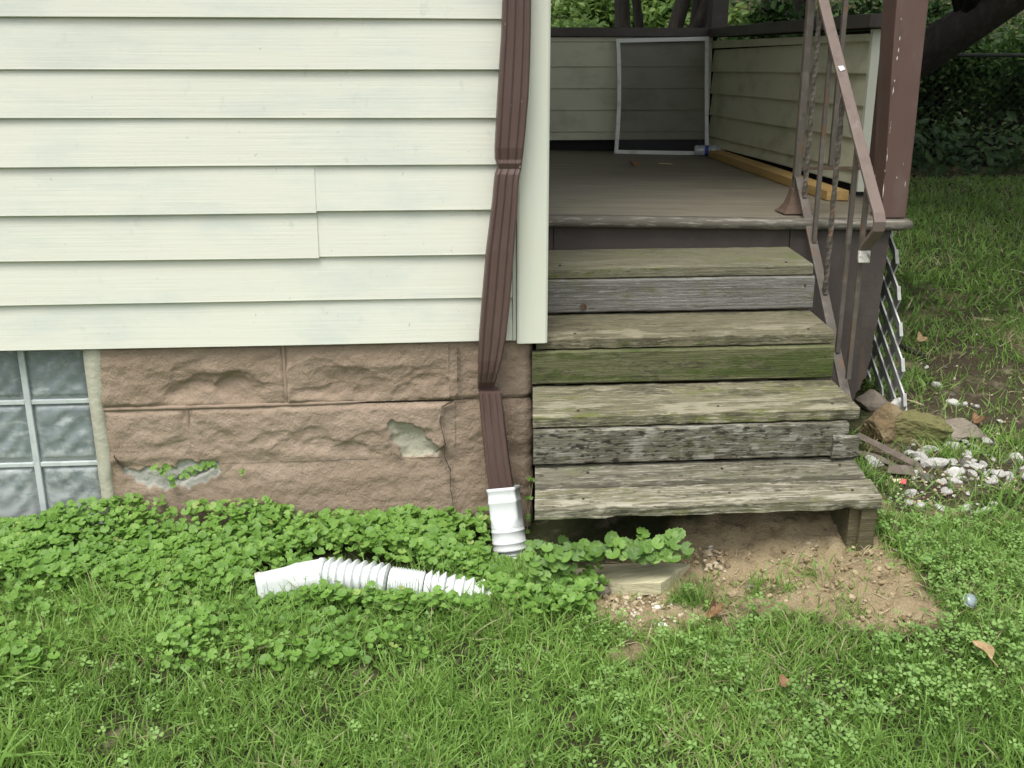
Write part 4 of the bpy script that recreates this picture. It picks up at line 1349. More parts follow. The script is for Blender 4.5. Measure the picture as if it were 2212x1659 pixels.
WSL = {4: 'round white stone on dark soil, left of the pair above the flat rock', 2: 'pale greenish stone on dark soil nearest the lattice', 10: 'crumpled white piece beside the end of the bottom tread',
       15: 'large upright white stone just right of the bottom tread', 16: 'brownish white stone touching the large upright stone below it', 17: 'long white stone lying in the grass edge right of the bottom tread',
       18: 'largest white stone alone on dark soil below the main heap', 20: 'cream split stone in the grass below the main heap', 21: 'flat white stone in the grass at the right of the cream split one',
       23: 'big round white rock at the left end of the main heap', 26: 'bright white flake under the mossy boulder'}
for _ in range(74):
    t = rs.random()
    wl_.append((2052 + 175 * t + rs.uniform(-8, 8), 1022 + rs.gauss(0, 15) - 8 * t, rs.choice([10, 13, 16, 19, 22])))
for _ in range(34):
    wl_.append((rs.uniform(1960, 2130), 985 + rs.gauss(0, 14) - 20 * rs.random(), rs.choice([9, 12, 15, 18])))
for _ in range(16):
    wl_.append((rs.uniform(1900, 2200), rs.uniform(1045, 1110), rs.choice([7, 9, 11])))
stem = [rock_mb((0, 0, 0), 1, .8, .62, 50 + k, 0, sub=2) for k in range(6)]
smesh = []
for k, mb in enumerate(stem):
    o = mb.build('white_stone', M_LIME, origin=(0, 0, 0))
    smesh.append(o.data)
    bpy.data.objects.remove(o)
M_LIMEG = mk('dirty_limestone', (0.44, 0.42, 0.36), [((0.28, 0.25, 0.20), ISO, 1.8, 6, .45, .68, .8), ((0.58, 0.57, 0.53), ISO, 3, 4, .55, .72, .7)], rough=.95, bump=[(ISO, 7, 6, .05)])
gmesh = []
for me_ in smesh:
    c_ = me_.copy()
    c_.materials.clear()
    c_.materials.append(M_LIMEG)
    gmesh.append(c_)
for i, (u, v, wpx) in enumerate(wl_):
    p = G(u, v)
    dist = (p - CAM) @ FWD
    s = wpx * dist / F / 2 * 1.32
    if i % 5 in (1, 3) and i not in WSL:
        me_ = gmesh[i % 6]
        s *= .8
    else:
        me_ = smesh[i % 6]
    o = bpy.data.objects.new('white_stone', me_)
    COL.objects.link(o)
    o.location = (p[0], p[1], p[2] + s * .22)
    o.scale = (s * rs.uniform(.9, 1.25), s * rs.uniform(.7, 1.1), s * rs.uniform(.7, 1.2))
    o.rotation_euler = (rs.uniform(-.5, .5), rs.uniform(-.5, .5), rs.uniform(0, 6.3))
    if i in WSL:
        lab = WSL[i]
    elif v < 925:
        lab = 'small white stone on the dark soil above the boulders'
    elif u < 1950 and v > 1045:
        lab = 'small white stone on the soil beside the bottom step end'
    elif v > 1062:
        lab = 'white stone at the grassy lower edge of the stone scatter'
    elif v < 1000:
        lab = 'white stone in the upper band of the scatter under the boulders'
    else:
        lab = 'white limestone chunk in the main heap of the stone scatter'
    tag(o, lab, 'stone', WS)

# fine gravel (too many and too small to count)
bm = bmesh.new()
bmesh.ops.create_icosphere(bm, subdivisions=1, radius=1)
tv = np.array([v.co[:] for v in bm.verts]) * np.array([1, .8, .6])
tv = tv * (1 + .25 * (np.random.default_rng(2).random((len(tv), 1)) - .5))
tf = [[v.index for v in f.verts] for f in bm.faces]
bm.free()
pts, sz_, tn = [], [], []
for n_, poly, smin, smax, tl in [(330, [(1300, 1300), (1360, 1280), (1440, 1268), (1500, 1290), (1480, 1330), (1440, 1365), (1340, 1365), (1290, 1330)], .003, .0085, .35), (420, DIRT_UV, .002, .006, .1),
                                 (170, [(1400, 1180), (1470, 1150), (1560, 1150), (1580, 1230), (1480, 1235)], .004, .013, 0.1), (260, DIRT_R, .003, .009, .3), (150, [(1900, 1030), (2060, 1010), (2212, 1010), (2212, 1060), (1950, 1100)], .003, .009, .6)]:
    ua, va = [a[0] for a in poly], [a[1] for a in poly]
    c_ = 0
    while c_ < n_:
        u, v = RNG.uniform(min(ua), max(ua)), RNG.uniform(min(va), max(va))
        if inpoly(np.array(u), np.array(v), poly):
            p = G(u, v)
            s = RNG.uniform(smin, smax) ** 1
            pts.append((p[0], p[1], p[2] + s * .3))
            sz_.append(s)
            tn.append(np.clip(RNG.random() * .7 + tl * RNG.random(), 0, 1))
            c_ += 1
N_ = len(pts)
M_GRAV = leafmat('gravel', [(0, (.13, .10, .065)), (.35, (.25, .19, .115)), (.6, (.40, .33, .22)), (1, (.66, .63, .55))], rough=.95, transl=0.0, spec=.1)
o = mass('gravel', tv, tf, pts, frames(RNG.normal(size=(N_, 3)) * .5 + np.array([0, 0, 1.]), RNG.uniform(0, 6.3, N_)), np.array(sz_), tn, M_GRAV)
for pl in o.data.polygons[:1]:
    pass
o.data.shade_flat()
tag(o, kind='stuff')

pts, sz_ = [], []
while len(pts) < 1500:
    u, v = RNG.uniform(1290, 2010), RNG.uniform(1095, 1385)
    if inpoly(np.array(u), np.array(v), DIRT_UV) and vn(u / 28, v / 18, 3) > RNG.random() * .8:
        p = G(u, v)
        s = .0025 + .010 * RNG.random() ** 5
        pts.append((p[0], p[1], p[2] + s * .35))
        sz_.append(s)
N_ = len(pts)
M_CLOD = leafmat('soil_clod', [(0, (.16, .122, .07)), (.6, (.30, .236, .14)), (1, (.42, .35, .23))], rough=1, transl=0, spec=.05)
o = mass('soil_clods', tv, tf, pts, frames(RNG.normal(size=(N_, 3)) * .5 + np.array([0, 0, 1.]), RNG.uniform(0, 6.3, N_)), np.array(sz_), RNG.random(N_), M_CLOD)
o.data.shade_flat()
tag(o, kind='stuff')
pts = []
while len(pts) < 170:
    u, v = RNG.uniform(1290, 2040), RNG.uniform(1160, 1400)
    if polydist(np.array(u), np.array(v), DIRT_UV) > -30 and vn(u / 40, v / 25, 6) > .2 + RNG.random() * .5:
        p = G(u, v)
        pts.append((p[0], p[1], p[2] + .006))
N_ = len(pts)
nr = np.stack([RNG.normal(0, .25, N_), RNG.normal(0, .25, N_), np.ones(N_)], 1)
SV = np.array([(-.5, -.016, 0), (-.5, .016, 0), (0, .018, .06), (0, -.018, .06), (.5, .008, 0), (.5, -.008, 0)])
o = mass('dry_grass', SV, [(0, 1, 2, 3), (3, 2, 4, 5)], pts, frames(nr, RNG.uniform(0, 6.3, N_)), RNG.uniform(.025, .07, N_), RNG.uniform(.3, 1, N_), leafmat('dry_straw', [(0, (.20, .15, .08)), (1, (.46, .40, .26))], rough=.8, transl=.1))
tag(o, kind='stuff')

# half buried plank
bk = [(1203, 1236), (1250, 1228), (1300, 1219), (1350, 1217), (1400, 1216), (1440, 1216), (1470, 1217), (1490, 1218)]
ft = [(1222, 1256), (1262, 1259), (1310, 1262), (1350, 1262), (1395, 1260), (1428, 1259), (1440, 1252), (1462, 1238)]
secs = []
for (ub, vb), (uf, vf) in zip(bk, ft):
    b_, f_ = G(ub, vb), G(uf, vf)
    zt = max(b_[2], f_[2]) + .008
    b_, f_ = atZ(ub, vb, zt + .004), atZ(uf, vf, zt - .002)
    md = (b_ + f_) / 2 + np.array([0, 0, .001])
    secs.append([f_ - np.array([0, 0, .035]), f_, md, b_, b_ - np.array([0, 0, .035])])
tag(MB().loft(secs).build('plank', W_PLANK), 'pale weathered plank half buried in the soil below the steps', 'plank')

# scrap strips
def strip(uvl, wd, label, lift=.02, th=.003):
    pts = [Vector([float(c) for c in G(u, v, l)]) for u, v, l in uvl]
    secs = []
    for i, p in enumerate(pts):
        d = (pts[min(i + 1, len(pts) - 1)] - pts[max(i - 1, 0)]).normalized()
        s = d.cross(Vector((0, -.5, 1))).normalized()
        n_ = s.cross(d).normalized()
        secs.append([p - s * wd / 2, p + s * wd / 2, p + s * wd / 2 - n_ * th, p - s * wd / 2 - n_ * th])
    o = MB().loft(secs).build('scrap_strip', M_SCRAP, bevel=.0008)
    tag(o, label, 'scrap metal', 'brown scrap strips beside the steps')


strip([(1850, 938, .05), (1900, 962, .045), (1950, 988, .04), (1976, 1000, .035), (1984, 1008, .02), (1982, 1022, .004)], .030, 'longest brown metal strip bent down at its end beside the steps')
strip([(1853, 978, .02), (1890, 985, .02), (1925, 1000, .012), (1950, 1012, .01)], .024, 'thin brown metal strip curving under the longest strip')
strip([(1918, 1012, .02), (1945, 1014, .024), (1975, 1016, .02)], .040, 'short wide brown strip at the bent end of the longest one')
pw = [G(1930, 1036, .012), G(1945, 1035, .016), G(1958, 1037, .014), G(1957, 1046, .008), G(1944, 1045, .01), G(1931, 1043, .006)]
wr = thing('candy_wrapper', pw[1], 'small pale yellow wrapper with a red end right of the steps', 'wrapper')
MB().prism([pw[0], pw[1], pw[4], pw[5]], (0, 0, .002)).build('pale_part', M_WRAPW, wr)
MB().prism([pw[1] + np.array([.001, 0, 0]), pw[2], pw[3], pw[4] + np.array([.001, 0, 0])], (0, 0, .002)).build('red_end', M_WRAPR, wr)
pl_ = Vector([float(c) for c in G(2094, 1298, .025)])
m_lid = mk('clear_lid', (.50, .60, .63), rough=.2, spec=.6, trans=.7)
lid = thing('plastic_cup', pl_, 'crumpled clear plastic cup piece lying in the grass', 'litter')
lathe([(0, .015), (.004, .0175), (.009, .0165), (.010, .013), (.012, .012)], pl_, Vector((.2, -.6, .7)).normalized(), 18).build('lid', m_lid, lid, smooth=True)
lathe([(-.003, .0178), (.0, .0186), (.003, .0178)], pl_, Vector((.2, -.6, .7)).normalized(), 18).build('rim', M_WHITE, lid, smooth=True)
# fallen leaves on the lawn
leafshape(G(2120, 1405, .045), (.2, -.5, .8), 1.9, .055, .028, M_TANLEAF, 'fallen_leaf', 'long tan leaf lying on the grass below the plastic cup', 0, .5)
leafshape(G(1697, 1474, .045), (-.1, -.4, .8), .3, .028, .026, M_DRYLEAF, 'fallen_leaf', 'small rust brown leaf in the green lawn', 3, .4)
leafshape(G(1543, 1320, .03), (.1, -.5, .8), .5, .055, .03, M_DRYLEAF, 'fallen_leaf', 'curled orange brown leaf below the dark grass tuft', 4, .8)
leafshape(G(1530, 1332, .025), (.4, -.3, .8), 2.5, .04, .026, M_TANLEAF, 'fallen_leaf', 'pale tan leaf under the curled orange brown leaf', 3, .6)
leafshape(G(2105, 905, .02), (.1, -.4, .8), .9, .06, .035, M_DRYLEAF, 'fallen_leaf', 'brown leaf on dark soil above the flat grey rock', 3, .6)
leafshape(G(1992, 733, .03), (.1, -.4, .8), .2, .055, .05, M_TANLEAF, 'fallen_leaf', 'wide tan leaf in the shaded grass right of the lattice', 4, .4)


def twig(uv, r, label, lift=.012, mat=None):
    pts = [G(u, v, lift + .004 * math.sin(i * 2)) for i, (u, v) in enumerate(uv)]
    o = MB().tube(pts, [r * (1 - .4 * i / len(pts)) for i in range(len(pts))], 6).build('twig', mat or M_HBARK, smooth=True)
    tag(o, label, 'twig')


twig([(1945, 748), (1965, 757), (1990, 768), (2000, 775)], .012, 'thick dark broken stick behind the lattice foot')
twig([(1950, 862), (1975, 868), (1996, 876)], .004, 'thin tan twig above the boulders', mat=M_STRAW)
twig([(2105, 688), (2130, 690), (2146, 692)], .006, 'pale stick in the shaded grass at the right', mat=M_STRAW)
twig([(1850, 1050), (1880, 1040), (1915, 1032)], .006, 'dark stick behind the bottom step end')

# ------------------------------------------------------------------ plants near the house
# ivy leaf: kidney shaped with a scalloped edge
n = 18
ring, mid = [], []
for k in range(n):
    t = math.pi * (-.5) + .28 + (2 * math.pi - .56) * k / (n - 1)
    r = .5 * (1 + .055 * math.cos(k * math.pi)) * (1 - .10 * math.exp(-((k - (n - 1) / 2) / 3) ** 2))
    x, y = math.cos(t) * r * 1.06, math.sin(t) * r
    ring.append((x, y + .08, .10 * (x * x + y * y) / .25 + .025 * math.cos(k * math.pi) - .03 * abs(x) * 2))
    mid.append((x * .5, y * .5 + .06, .035 * (x * x + y * y) / .25 + .02 * math.cos(k * 1.26)))
IVV = np.array(ring + mid + [(0, 0, -.03)])
IVF = []
for k in range(n - 1):
    IVF += [(k, k + 1, n + k + 1), (k, n + k + 1, n + k), (n + k, n + k + 1, 2 * n)]
IVV -= np.array([0, .05, 0])

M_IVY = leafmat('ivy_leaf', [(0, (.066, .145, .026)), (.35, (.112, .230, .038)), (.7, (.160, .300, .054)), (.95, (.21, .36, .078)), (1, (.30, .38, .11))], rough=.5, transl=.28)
M_IVY_BIG = leafmat('ivy_leaf_large', [(0, (.075, .15, .032)), (.5, (.125, .235, .044)), (1, (.175, .31, .062))], rough=.5, transl=.25)
M_GRASS = leafmat('grass_blade', [(0, (.105, .195, .040)), (.35, (.188, .330, .070)), (.7, (.268, .425, .105)), (.93, (.34, .48, .16)), (.955, (.30, .28, .15)), (1, (.42, .38, .23))], rough=.5, transl=.35)
M_CLOV = leafmat('clover_leaf', [(0, (.105, .195, .048)), (.5, (.175, .305, .078)), (1, (.24, .39, .115))], rough=.55, transl=.25)

IVY_A = [(-900, 1130), (0, 1110), (210, 1085), (330, 1075), (640, 1075), (700, 1120), (870, 1118), (1000, 1100), (1060, 1125), (1145, 1130), (1300, 1100), (1450, 1110), (1480, 1150), (1500, 1210), (1420, 1214), (1300, 1222), (1290, 1310), (1240, 1345), (1060, 1345), (760, 1345), (560, 1335),
         (520, 1300), (300, 1295), (100, 1290), (-900, 1285)]
IVY_B = [(-60, 1290), (0, 1660), (150, 1640), (240, 1480), (60, 1380), (300, 1280), (560, 1300), (900, 1330), (1250, 1320), (1220, 1370), (1050, 1420), (1000, 1480), (760, 1540), (520, 1560), (420, 1659), (60, 1659), (150, 1480), (330, 1380), (100, 1330)]


def cand(n, x0, x1, y0, y1):
    x, y = RNG.uniform(x0, x1, n), RNG.uniform(y0, y1, n)
    z = gz(x, y)
    u, v = proj(np.stack([x, y, z], -1))
    return x, y, z, u, v


PIPE_UV = [(548, 1250), (640, 1222), (700, 1212), (838, 1225), (910, 1240), (1060, 1275), (1060, 1300), (900, 1296), (700, 1283), (600, 1298), (552, 1296)]
x, y, z, u, v = cand(40000, -2.6, .85, -.72, .0)
dpa = polydist(u, v, IVY_A) + (fbm(x * 7, y * 7, 12, 3) - .5) * 60
dpb = polydist(u, v, IVY_B) + (fbm(x * 5, y * 5, 13, 3) - .5) * 260 - 10
pa = np.where(u < 1500, sst(-15, 25, dpa), 0)
pb_ = sst(-20, 90, dpb) * .40
dens = np.maximum(pa, pb_) * (.35 + .65 * sst(.3, .55, fbm(x * 8, y * 8, 14, 3)))
keep = (RNG.random(len(x)) < dens * .98) & ~((x > .26) & (y > -.40)) & (y < -.012)
keep &= ~((np.abs(x - .2) < .05) & (np.abs(y + .10) < .06))
keep &= ~inpoly(u, v, [(1050, 1060), (1140, 1060), (1152, 1200), (1130, 1222), (1075, 1222), (1056, 1200)])
x, y, z, u, v, pa, dpa = [q[keep] for q in (x, y, z, u, v, pa, dpa)]
hh = (.018 + .062 * RNG.random(len(x)) ** .7) * np.where(pa > .3, 1, .75)
hh *= .6 + .8 * fbm(x * 6, y * 6, 15, 3)
hh += .05 * sst(-.12, -.0, y) * sst(.55, .2, np.abs(x + .75))          # heaped against the stone
onp = inpoly(u, v, PIPE_UV)
k2 = ~onp | (RNG.random(len(x)) < .10)
# leaves that would hide the pipe from the front stay low
low = inpoly(u, v - 34, PIPE_UV) & (v > 1262)
hh = np.where(low, np.minimum(hh, .034), hh)
hh = np.where(inpoly(u, v - 60, [(1050, 1060), (1152, 1060), (1152, 1225), (1056, 1225)]), np.minimum(hh, .03), hh)
x, y, z, u, v, hh, pa = [q[k2] for q in (x, y, z, u, v, hh, pa)]
N_ = len(x)
nr = np.stack([RNG.normal(0, .33, N_), RNG.normal(-.32, .33, N_), np.ones(N_)], 1)
sc_ = RNG.choice([.7, 1., 1., 1.25], N_) * RNG.uniform(.0135, .0285, N_) * np.where(pa > .3, 1, .85) * (.8 + .4 * fbm(x * 5, y * 5, 16, 2))
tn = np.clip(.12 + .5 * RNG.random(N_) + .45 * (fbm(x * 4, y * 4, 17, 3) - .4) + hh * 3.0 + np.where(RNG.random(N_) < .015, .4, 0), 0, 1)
o = mass('ground_ivy', IVV, IVF, np.stack([x, y, z + hh], 1), frames(nr, RNG.uniform(0, 6.3, N_)), sc_, tn, M_IVY)
tag(o, kind='stuff')
# larger bluish leaves under the bottom step
q_ = 2600
x, y = RNG.uniform(.24, .74, q_), RNG.uniform(-.485, -.395, q_)
z = gz(x, y)
u, v = proj(np.stack([x, y, z], -1))
kp = (x < .64 + .14 * (RNG.random(q_) - .5)) & (RNG.random(q_) < .25)
x, y, z = x[kp], y[kp], z[kp]
N_ = len(x)
hh = .012 + .145 * RNG.random(N_) * sst(-.50, -.44, y)
hh = np.minimum(hh, np.where(y > -.45, .135 - z, .2))
nr = np.stack([RNG.normal(0, .3, N_), RNG.normal(-.85, .35, N_), np.ones(N_)], 1)
u, v = proj(np.stack([x, y, z + hh], -1))
kp = ((v < 1206) | (u < 1240)) & (u < 1490) & (v > 1118)
x, y, z, hh, nr = x[kp], y[kp], z[kp], hh[kp], nr[kp]
N_ = len(x)
o = mass('ground_ivy', IVV, IVF, np.stack([x, y, z + hh], 1), frames(nr, RNG.uniform(0, 6.3, N_)), RNG.uniform(.022, .040, N_), RNG.random(N_), M_IVY_BIG)
tag(o, kind='stuff')


def sprig(name, uvs, Y, label, size=(.014, .022), cat='ivy sprig', out=.012):
    root = atY(*uvs[0], Y)
    s = thing(name, root, label, cat)
    P_ = np.array([atY(u, v, Y - out * random.uniform(.2, 1)) for u, v in uvs])
    for p in P_:
        nr = np.array([[random.gauss(0, .3), -1, random.uniform(.2, .9)]])
        mass('leaf', IVV, IVF, [p], frames(nr, np.array([random.uniform(0, 6.3)])), np.array([random.uniform(*size)]), [random.uniform(.35, .95)], M_IVY, s)
    path = [tuple(p + np.array([0, .006, -.004])) for p in P_]
    MB().tube(path, .0009, 5).build('stem', M_STRAW, s)


sprig('ivy_sprig', [(332, 1012), (338, 1006), (345, 1016), (352, 1022), (357, 1006), (362, 1010), (368, 1030), (372, 1038), (374, 1048)], -.008, 'yellow green ivy sprig growing from the foundation crack, left of the other')
sprig('ivy_sprig', [(392, 1030), (400, 1022), (405, 1030), (412, 1014), (418, 1020), (424, 1008), (432, 1012), (438, 1003), (445, 1010), (452, 1002), (460, 1000), (464, 1008)], -.008, 'darker green ivy sprig growing from the foundation crack, right of the other')
sprig('ivy_sprig', [(520, 1018), (523, 1023), (525, 1016)], -.012, 'tiny lone ivy leaf cluster in the foundation joint', (.010, .015))
sprig('ivy_sprig', [(1139, 1148), (1141, 1115), (1137, 1076), (1147, 1075), (1143, 1034), (1152, 1037), (1141, 1120)], -.03, 'thin ivy shoot climbing between the foundation corner and the steps', (.014, .021))


# grass -----------------------------------------------------------------
def blade(bend, segs=4):
    vs, fs = [], []
    for i in range(segs + 1):
        t = i / segs
        wd = .5 * (1 - t) ** .55 if i < segs else 0.02
        vs += [(-wd, -bend * t * t, t * (1 - .35 * bend * t)), (wd, -bend * t * t, t * (1 - .35 * bend * t))]
    for i in range(segs):
        a = 2 * i
        fs.append((a, a + 1, a + 3, a + 2))
    return np.array(vs), fs


STEPBOX = lambda x, y: (x > .25) & (x < 1.21) & (y > -.41) & (y < .47)


def lawn(name, n, x0, x1, y0, y1, lmin, lmax, wmin, wmax, dirtcut, ivycut, seed, straw=.05, dark=0.0, tint0=.0, bend=None, houseok=False):
    global RNG
    parts = []
    x, y, z, u, v = cand(n, x0, x1, y0, y1)
    dm = dirtmask(x, y, z)
    clump = fbm(x * 10, y * 10, seed, 3)
    dn = (1 - dirtcut * dm) * (.5 + .5 * sst(.3, .55, clump))
    if ivycut:
        dn = dn * (1 - .93 * np.where(u < 1320, sst(-25, 25, polydist(u, v, IVY_A)), 0)) * (1 - .25 * sst(-10, 60, polydist(u, v, IVY_B)))
        dn = dn * ~inpoly(u, v, PIPE_UV)
    blocked = STEPBOX(x, y) | ((x < .30) & (y > -.01)) | ((x > .3) & (x < 1.66) & (y > .40) & (y < 3.6))
    k = (RNG.random(n) < dn) & ~blocked
    x, y, z, clump, u, v = [q[k] for q in (x, y, z, clump, u, v)]
    N = len(x)
    grp = RNG.integers(0, 3, N)
    obs = []
    for gi, bd in enumerate((.25, .6, 1.0)):
        s = grp == gi
        m_ = int(s.sum())
        tv_, tf_ = blade(bd)
        L = RNG.uniform(lmin, lmax, m_) * (.7 + .6 * clump[s])
        W = RNG.uniform(wmin, wmax, m_)
        sp = RNG.uniform(0, 6.28, m_)
        tl = RNG.normal(0, .55, (m_, 2))
        nr_ = np.stack([tl[:, 0], tl[:, 1], np.ones(m_)], 1)
        R = frames(nr_, sp)
        tn_ = np.clip(tint0 + .1 + .42 * RNG.random(m_) + .5 * (fbm(x[s] * 3.1, y[s] * 3.1, seed + 3, 3) - .35), 0, .93)
        dry = RNG.random(m_) < straw * (.4 + 2.4 * sst(.5, .7, fbm(x[s] * 3.5, y[s] * 3.5, seed + 9, 2)))
        tn_ = np.where(dry, RNG.uniform(.955, 1, m_), tn_)
        o = mass(name, tv_, tf_, np.stack([x[s], y[s], z[s] - .004], 1), R, np.stack([W, L, L], 1), tn_, M_GRASS)
        obs.append(o)
    return obs


gro = []
gro += lawn('grass', 150000, -1.7, 2.6, -1.55, -.30, .026, .062, .0032, .0056, .97, True, 31)
gro += lawn('grass', 26000, -3.2, 3.6, -2.6, -1.45, .045, .085, .0035, .006, 0, False, 31)
gro += lawn('grass', 9000, -3.2, -1.4, -1.5, -.05, .045, .085, .0035, .006, 0, True, 31)
gro += lawn('grass', 42000, 1.2, 4.2, -.5, 1.8, .035, .075, .0034, .006, .90, False, 33, straw=.10, tint0=-.08)
gro += lawn('grass', 60000, 1.7, 9.5, 1.4, 8.2, .05, .10, .006, .012, .9, False, 35, straw=.06, tint0=-.22)
gro += lawn('grass', 7000, -1.3, .4, -.62, -.30, .06, .11, .003, .005, .9, False, 37)
# join the lawn pieces into one object
ctx = gro[0]
bm = bmesh.new()
for o in gro:
    bm.from_mesh(o.data)
me = bpy.data.meshes.new('grass')
bm.to_mesh(me)
bm.free()
me.materials.append(M_GRASS)
for o in gro:
    bpy.data.objects.remove(o)
go = bpy.data.objects.new('grass', me)
COL.objects.link(go)
tag(go, kind='stuff')

# clover ------------------------------------------------------------------
cv, cf = [], []
for k in range(3):
    a = 2 * math.pi * k / 3
    b = len(cv)
    for (r, t) in [(.06, 0), (.32, -.62), (.52, -.42), (.50, 0), (.52, .42), (.32, .62)]:
        cv.append((math.cos(a + t) * r, math.sin(a + t) * r, .12 * r - (.05 if t == 0 else 0)))
    cf += [(b, b + 1, b + 2), (b, b + 2, b + 3), (b, b + 3, b + 4), (b, b + 4, b + 5)]
x, y, z, u, v = cand(30000, -1.4, 2.6, -1.5, -.25)
dm = dirtmask(x, y, z)
dn = (1 - .97 * dm) * (.10 + .90 * sst(.9, 1.6, x * .9 + fbm(x * 3, y * 3, 41, 3) * 1.4)) * sst(.35, .55, fbm(x * 7, y * 7, 42, 3))
dn *= 1 - .95 * np.where(u < 1300, sst(-25, 25, polydist(u, v, IVY_A)), 0)
k = (RNG.random(len(x)) < dn * .42) & ~STEPBOX(x, y) & (y < -.05)
x, y, z = x[k], y[k], z[k]
N_ = len(x)
nr = np.stack([RNG.normal(0, .25, N_), RNG.normal(-.2, .25, N_), np.ones(N_)], 1)
o = mass('clover', cv, cf, np.stack([x, y, z + RNG.uniform(.02, .055, N_)], 1), frames(nr, RNG.uniform(0, 6.3, N_)), RNG.uniform(.016, .026, N_), np.clip(RNG.random(N_) * .6 + fbm(x * 4, y * 4, 43, 2) * .4, 0, 1), M_CLOV)
tag(o, kind='stuff')


def tuft(u, v, n, L, W, spread, label, tint=(.1, .6), cat='grass tuft', lean=.35, name='grass_tuft'):
    c = G(u, v)
    s = thing(name, c, label, cat)
    for gi, bd in enumerate((.3, .9)):
        m_ = n // 2
        tv_, tf_ = blade(bd)
        ps = c + np.stack([RNG.normal(0, spread, m_), RNG.normal(0, spread, m_), np.full(m_, -.003)], 1)
        nr_ = np.stack([RNG.normal(0, lean, m_), RNG.normal(0, lean, m_), np.ones(m_)], 1)
        Ls = RNG.uniform(.5, 1, m_) * L
        mass('blades', tv_, tf_, ps, frames(nr_, RNG.uniform(0, 6.3, m_)), np.stack([RNG.uniform(.6, 1, m_) * W, Ls, Ls], 1), RNG.uniform(*tint, m_), M_GRASS, s)['kind'] = 'stuff'
    return s


tuft(1508, 1300, 150, .085, .004, .028, 'dark green grass tuft growing in the bare soil', (.0, .35))
tuft(1625, 1300, 50, .05, .0035, .03, 'sparse low grass tuft right of the dark one in bare soil', (.0, .5))
tuft(1835, 1325, 70, .06, .004, .03, 'small grass tuft at the lower edge of the bare soil', (.0, .5))
tuft(2045, 990, 60, .10, .005, .02, 'upright grass tuft growing among the white stones', (.1, .6))
tuft(2115, 985, 70, .09, .006, .04, 'leafy weed tuft among the white stones at the right', (.2, .7))
tuft(2180, 960, 70, .10, .006, .04, 'leafy green weed tuft above the white stones', (.2, .7))
tuft(-30, 1500, 34, .22, .014, .025, 'broad bladed grass clump at the left edge of the lawn', (.35, .7), lean=.55)
tuft(5, 1650, 24, .15, .012, .025, 'second broad bladed grass clump in the lower left corner', (.25, .6), lean=.55)

# ------------------------------------------------------------------ background: fence, trees, woods
fence = thing('chain_link_fence', (6, 8, .1), 'dark chain link fence with a top rail behind the shaded lawn', 'fence')
FX0, FX1, FY = 1.0, 11.5, 8.0
zt = 1.442
MB().tube([(FX0, FY, zt), ((FX0 + FX1) / 2, FY, zt - .005), (FX1, FY, zt)], .022, 10).build('top_rail', M_FENCE, fence, smooth=True)
for xp in (1.1, 4.4, 7.7, 11.0):
    MB().tube([(xp, FY + .03, -.1), (xp, FY + .03, zt + .02)], .02, 10).build('fence_post', M_FENCE, fence, smooth=True)
mb = MB()
pit = .085
zb_ = .15
hgt = zt - zb_
for k in range(int((FX1 - FX0) / pit)):
    for sgn in (1, -1):
        xa = FX0 + k * pit
        xb = xa + sgn * hgt
        xb2 = min(max(xb, FX0), FX1)
        zz = zb_ + abs(xb2 - xa)
        a, b = Vector((xa, FY + .004 * sgn, zb_)), Vector((xb2, FY + .004 * sgn, zz))
        mb.tube([a, b], .0017, 3, caps=False)
mb.build('wire_mesh', M_FENCE, fence)

M_LEAF_D = leafmat('wood_leaf_dark', [(0, (.016, .040, .010)), (.5, (.032, .075, .016)), (1, (.06, .125, .026))], rough=.55, transl=.3)
M_LEAF_M = leafmat('wood_leaf', [(0, (.030, .070, .016)), (.5, (.055, .12, .026)), (1, (.10, .19, .04))], rough=.55, transl=.35)
M_LEAF_B = leafmat('wood_leaf_bright', [(0, (.08, .15, .035)), (.5, (.16, .27, .07)), (1, (.26, .38, .11))], rough=.55, transl=.45)
LV_V = np.array([(0, -.5, 0), (.28, -.12, .06), (.2, .25, .04), (0, .55, -.04), (-.2, .25, .04), (-.28, -.12, .06)])
LV_F = [(0, 1, 2), (0, 2, 3), (0, 3, 4), (0, 4, 5)]


def leafcloud(name, blobs, per, size, mat, parent=None, seed=0, holes=.5):
    """leaf-sized faces spread through lumpy clumps. blobs: (centre, radii)"""
    r = np.random.default_rng(seed)
    pos = []
    for c, rd in blobs:
        nsub = 7
        subs = r.normal(size=(nsub, 3))
        subs = subs / np.linalg.norm(subs, axis=1, keepdims=True) * r.uniform(.35, .95, (nsub, 1))
        m_ = per // nsub
        for sb_ in subs:
            q = r.normal(size=(m_, 3))
            q = q / np.linalg.norm(q, axis=1, keepdims=True) * (r.random((m_, 1)) ** .5) * r.uniform(.35, .6)
            pos.append(np.asarray(c) + (sb_ + q) * np.asarray(rd))
    pos = np.concatenate(pos)
    N = len(pos)
    nr = r.normal(0, .6, (N, 3)) + np.array([0, -.3, .8])
    return mass(name, LV_V, LV_F, pos, frames(nr, r.uniform(0, 6.3, N)), r.uniform(*size, N), r.random(N), mat, parent)


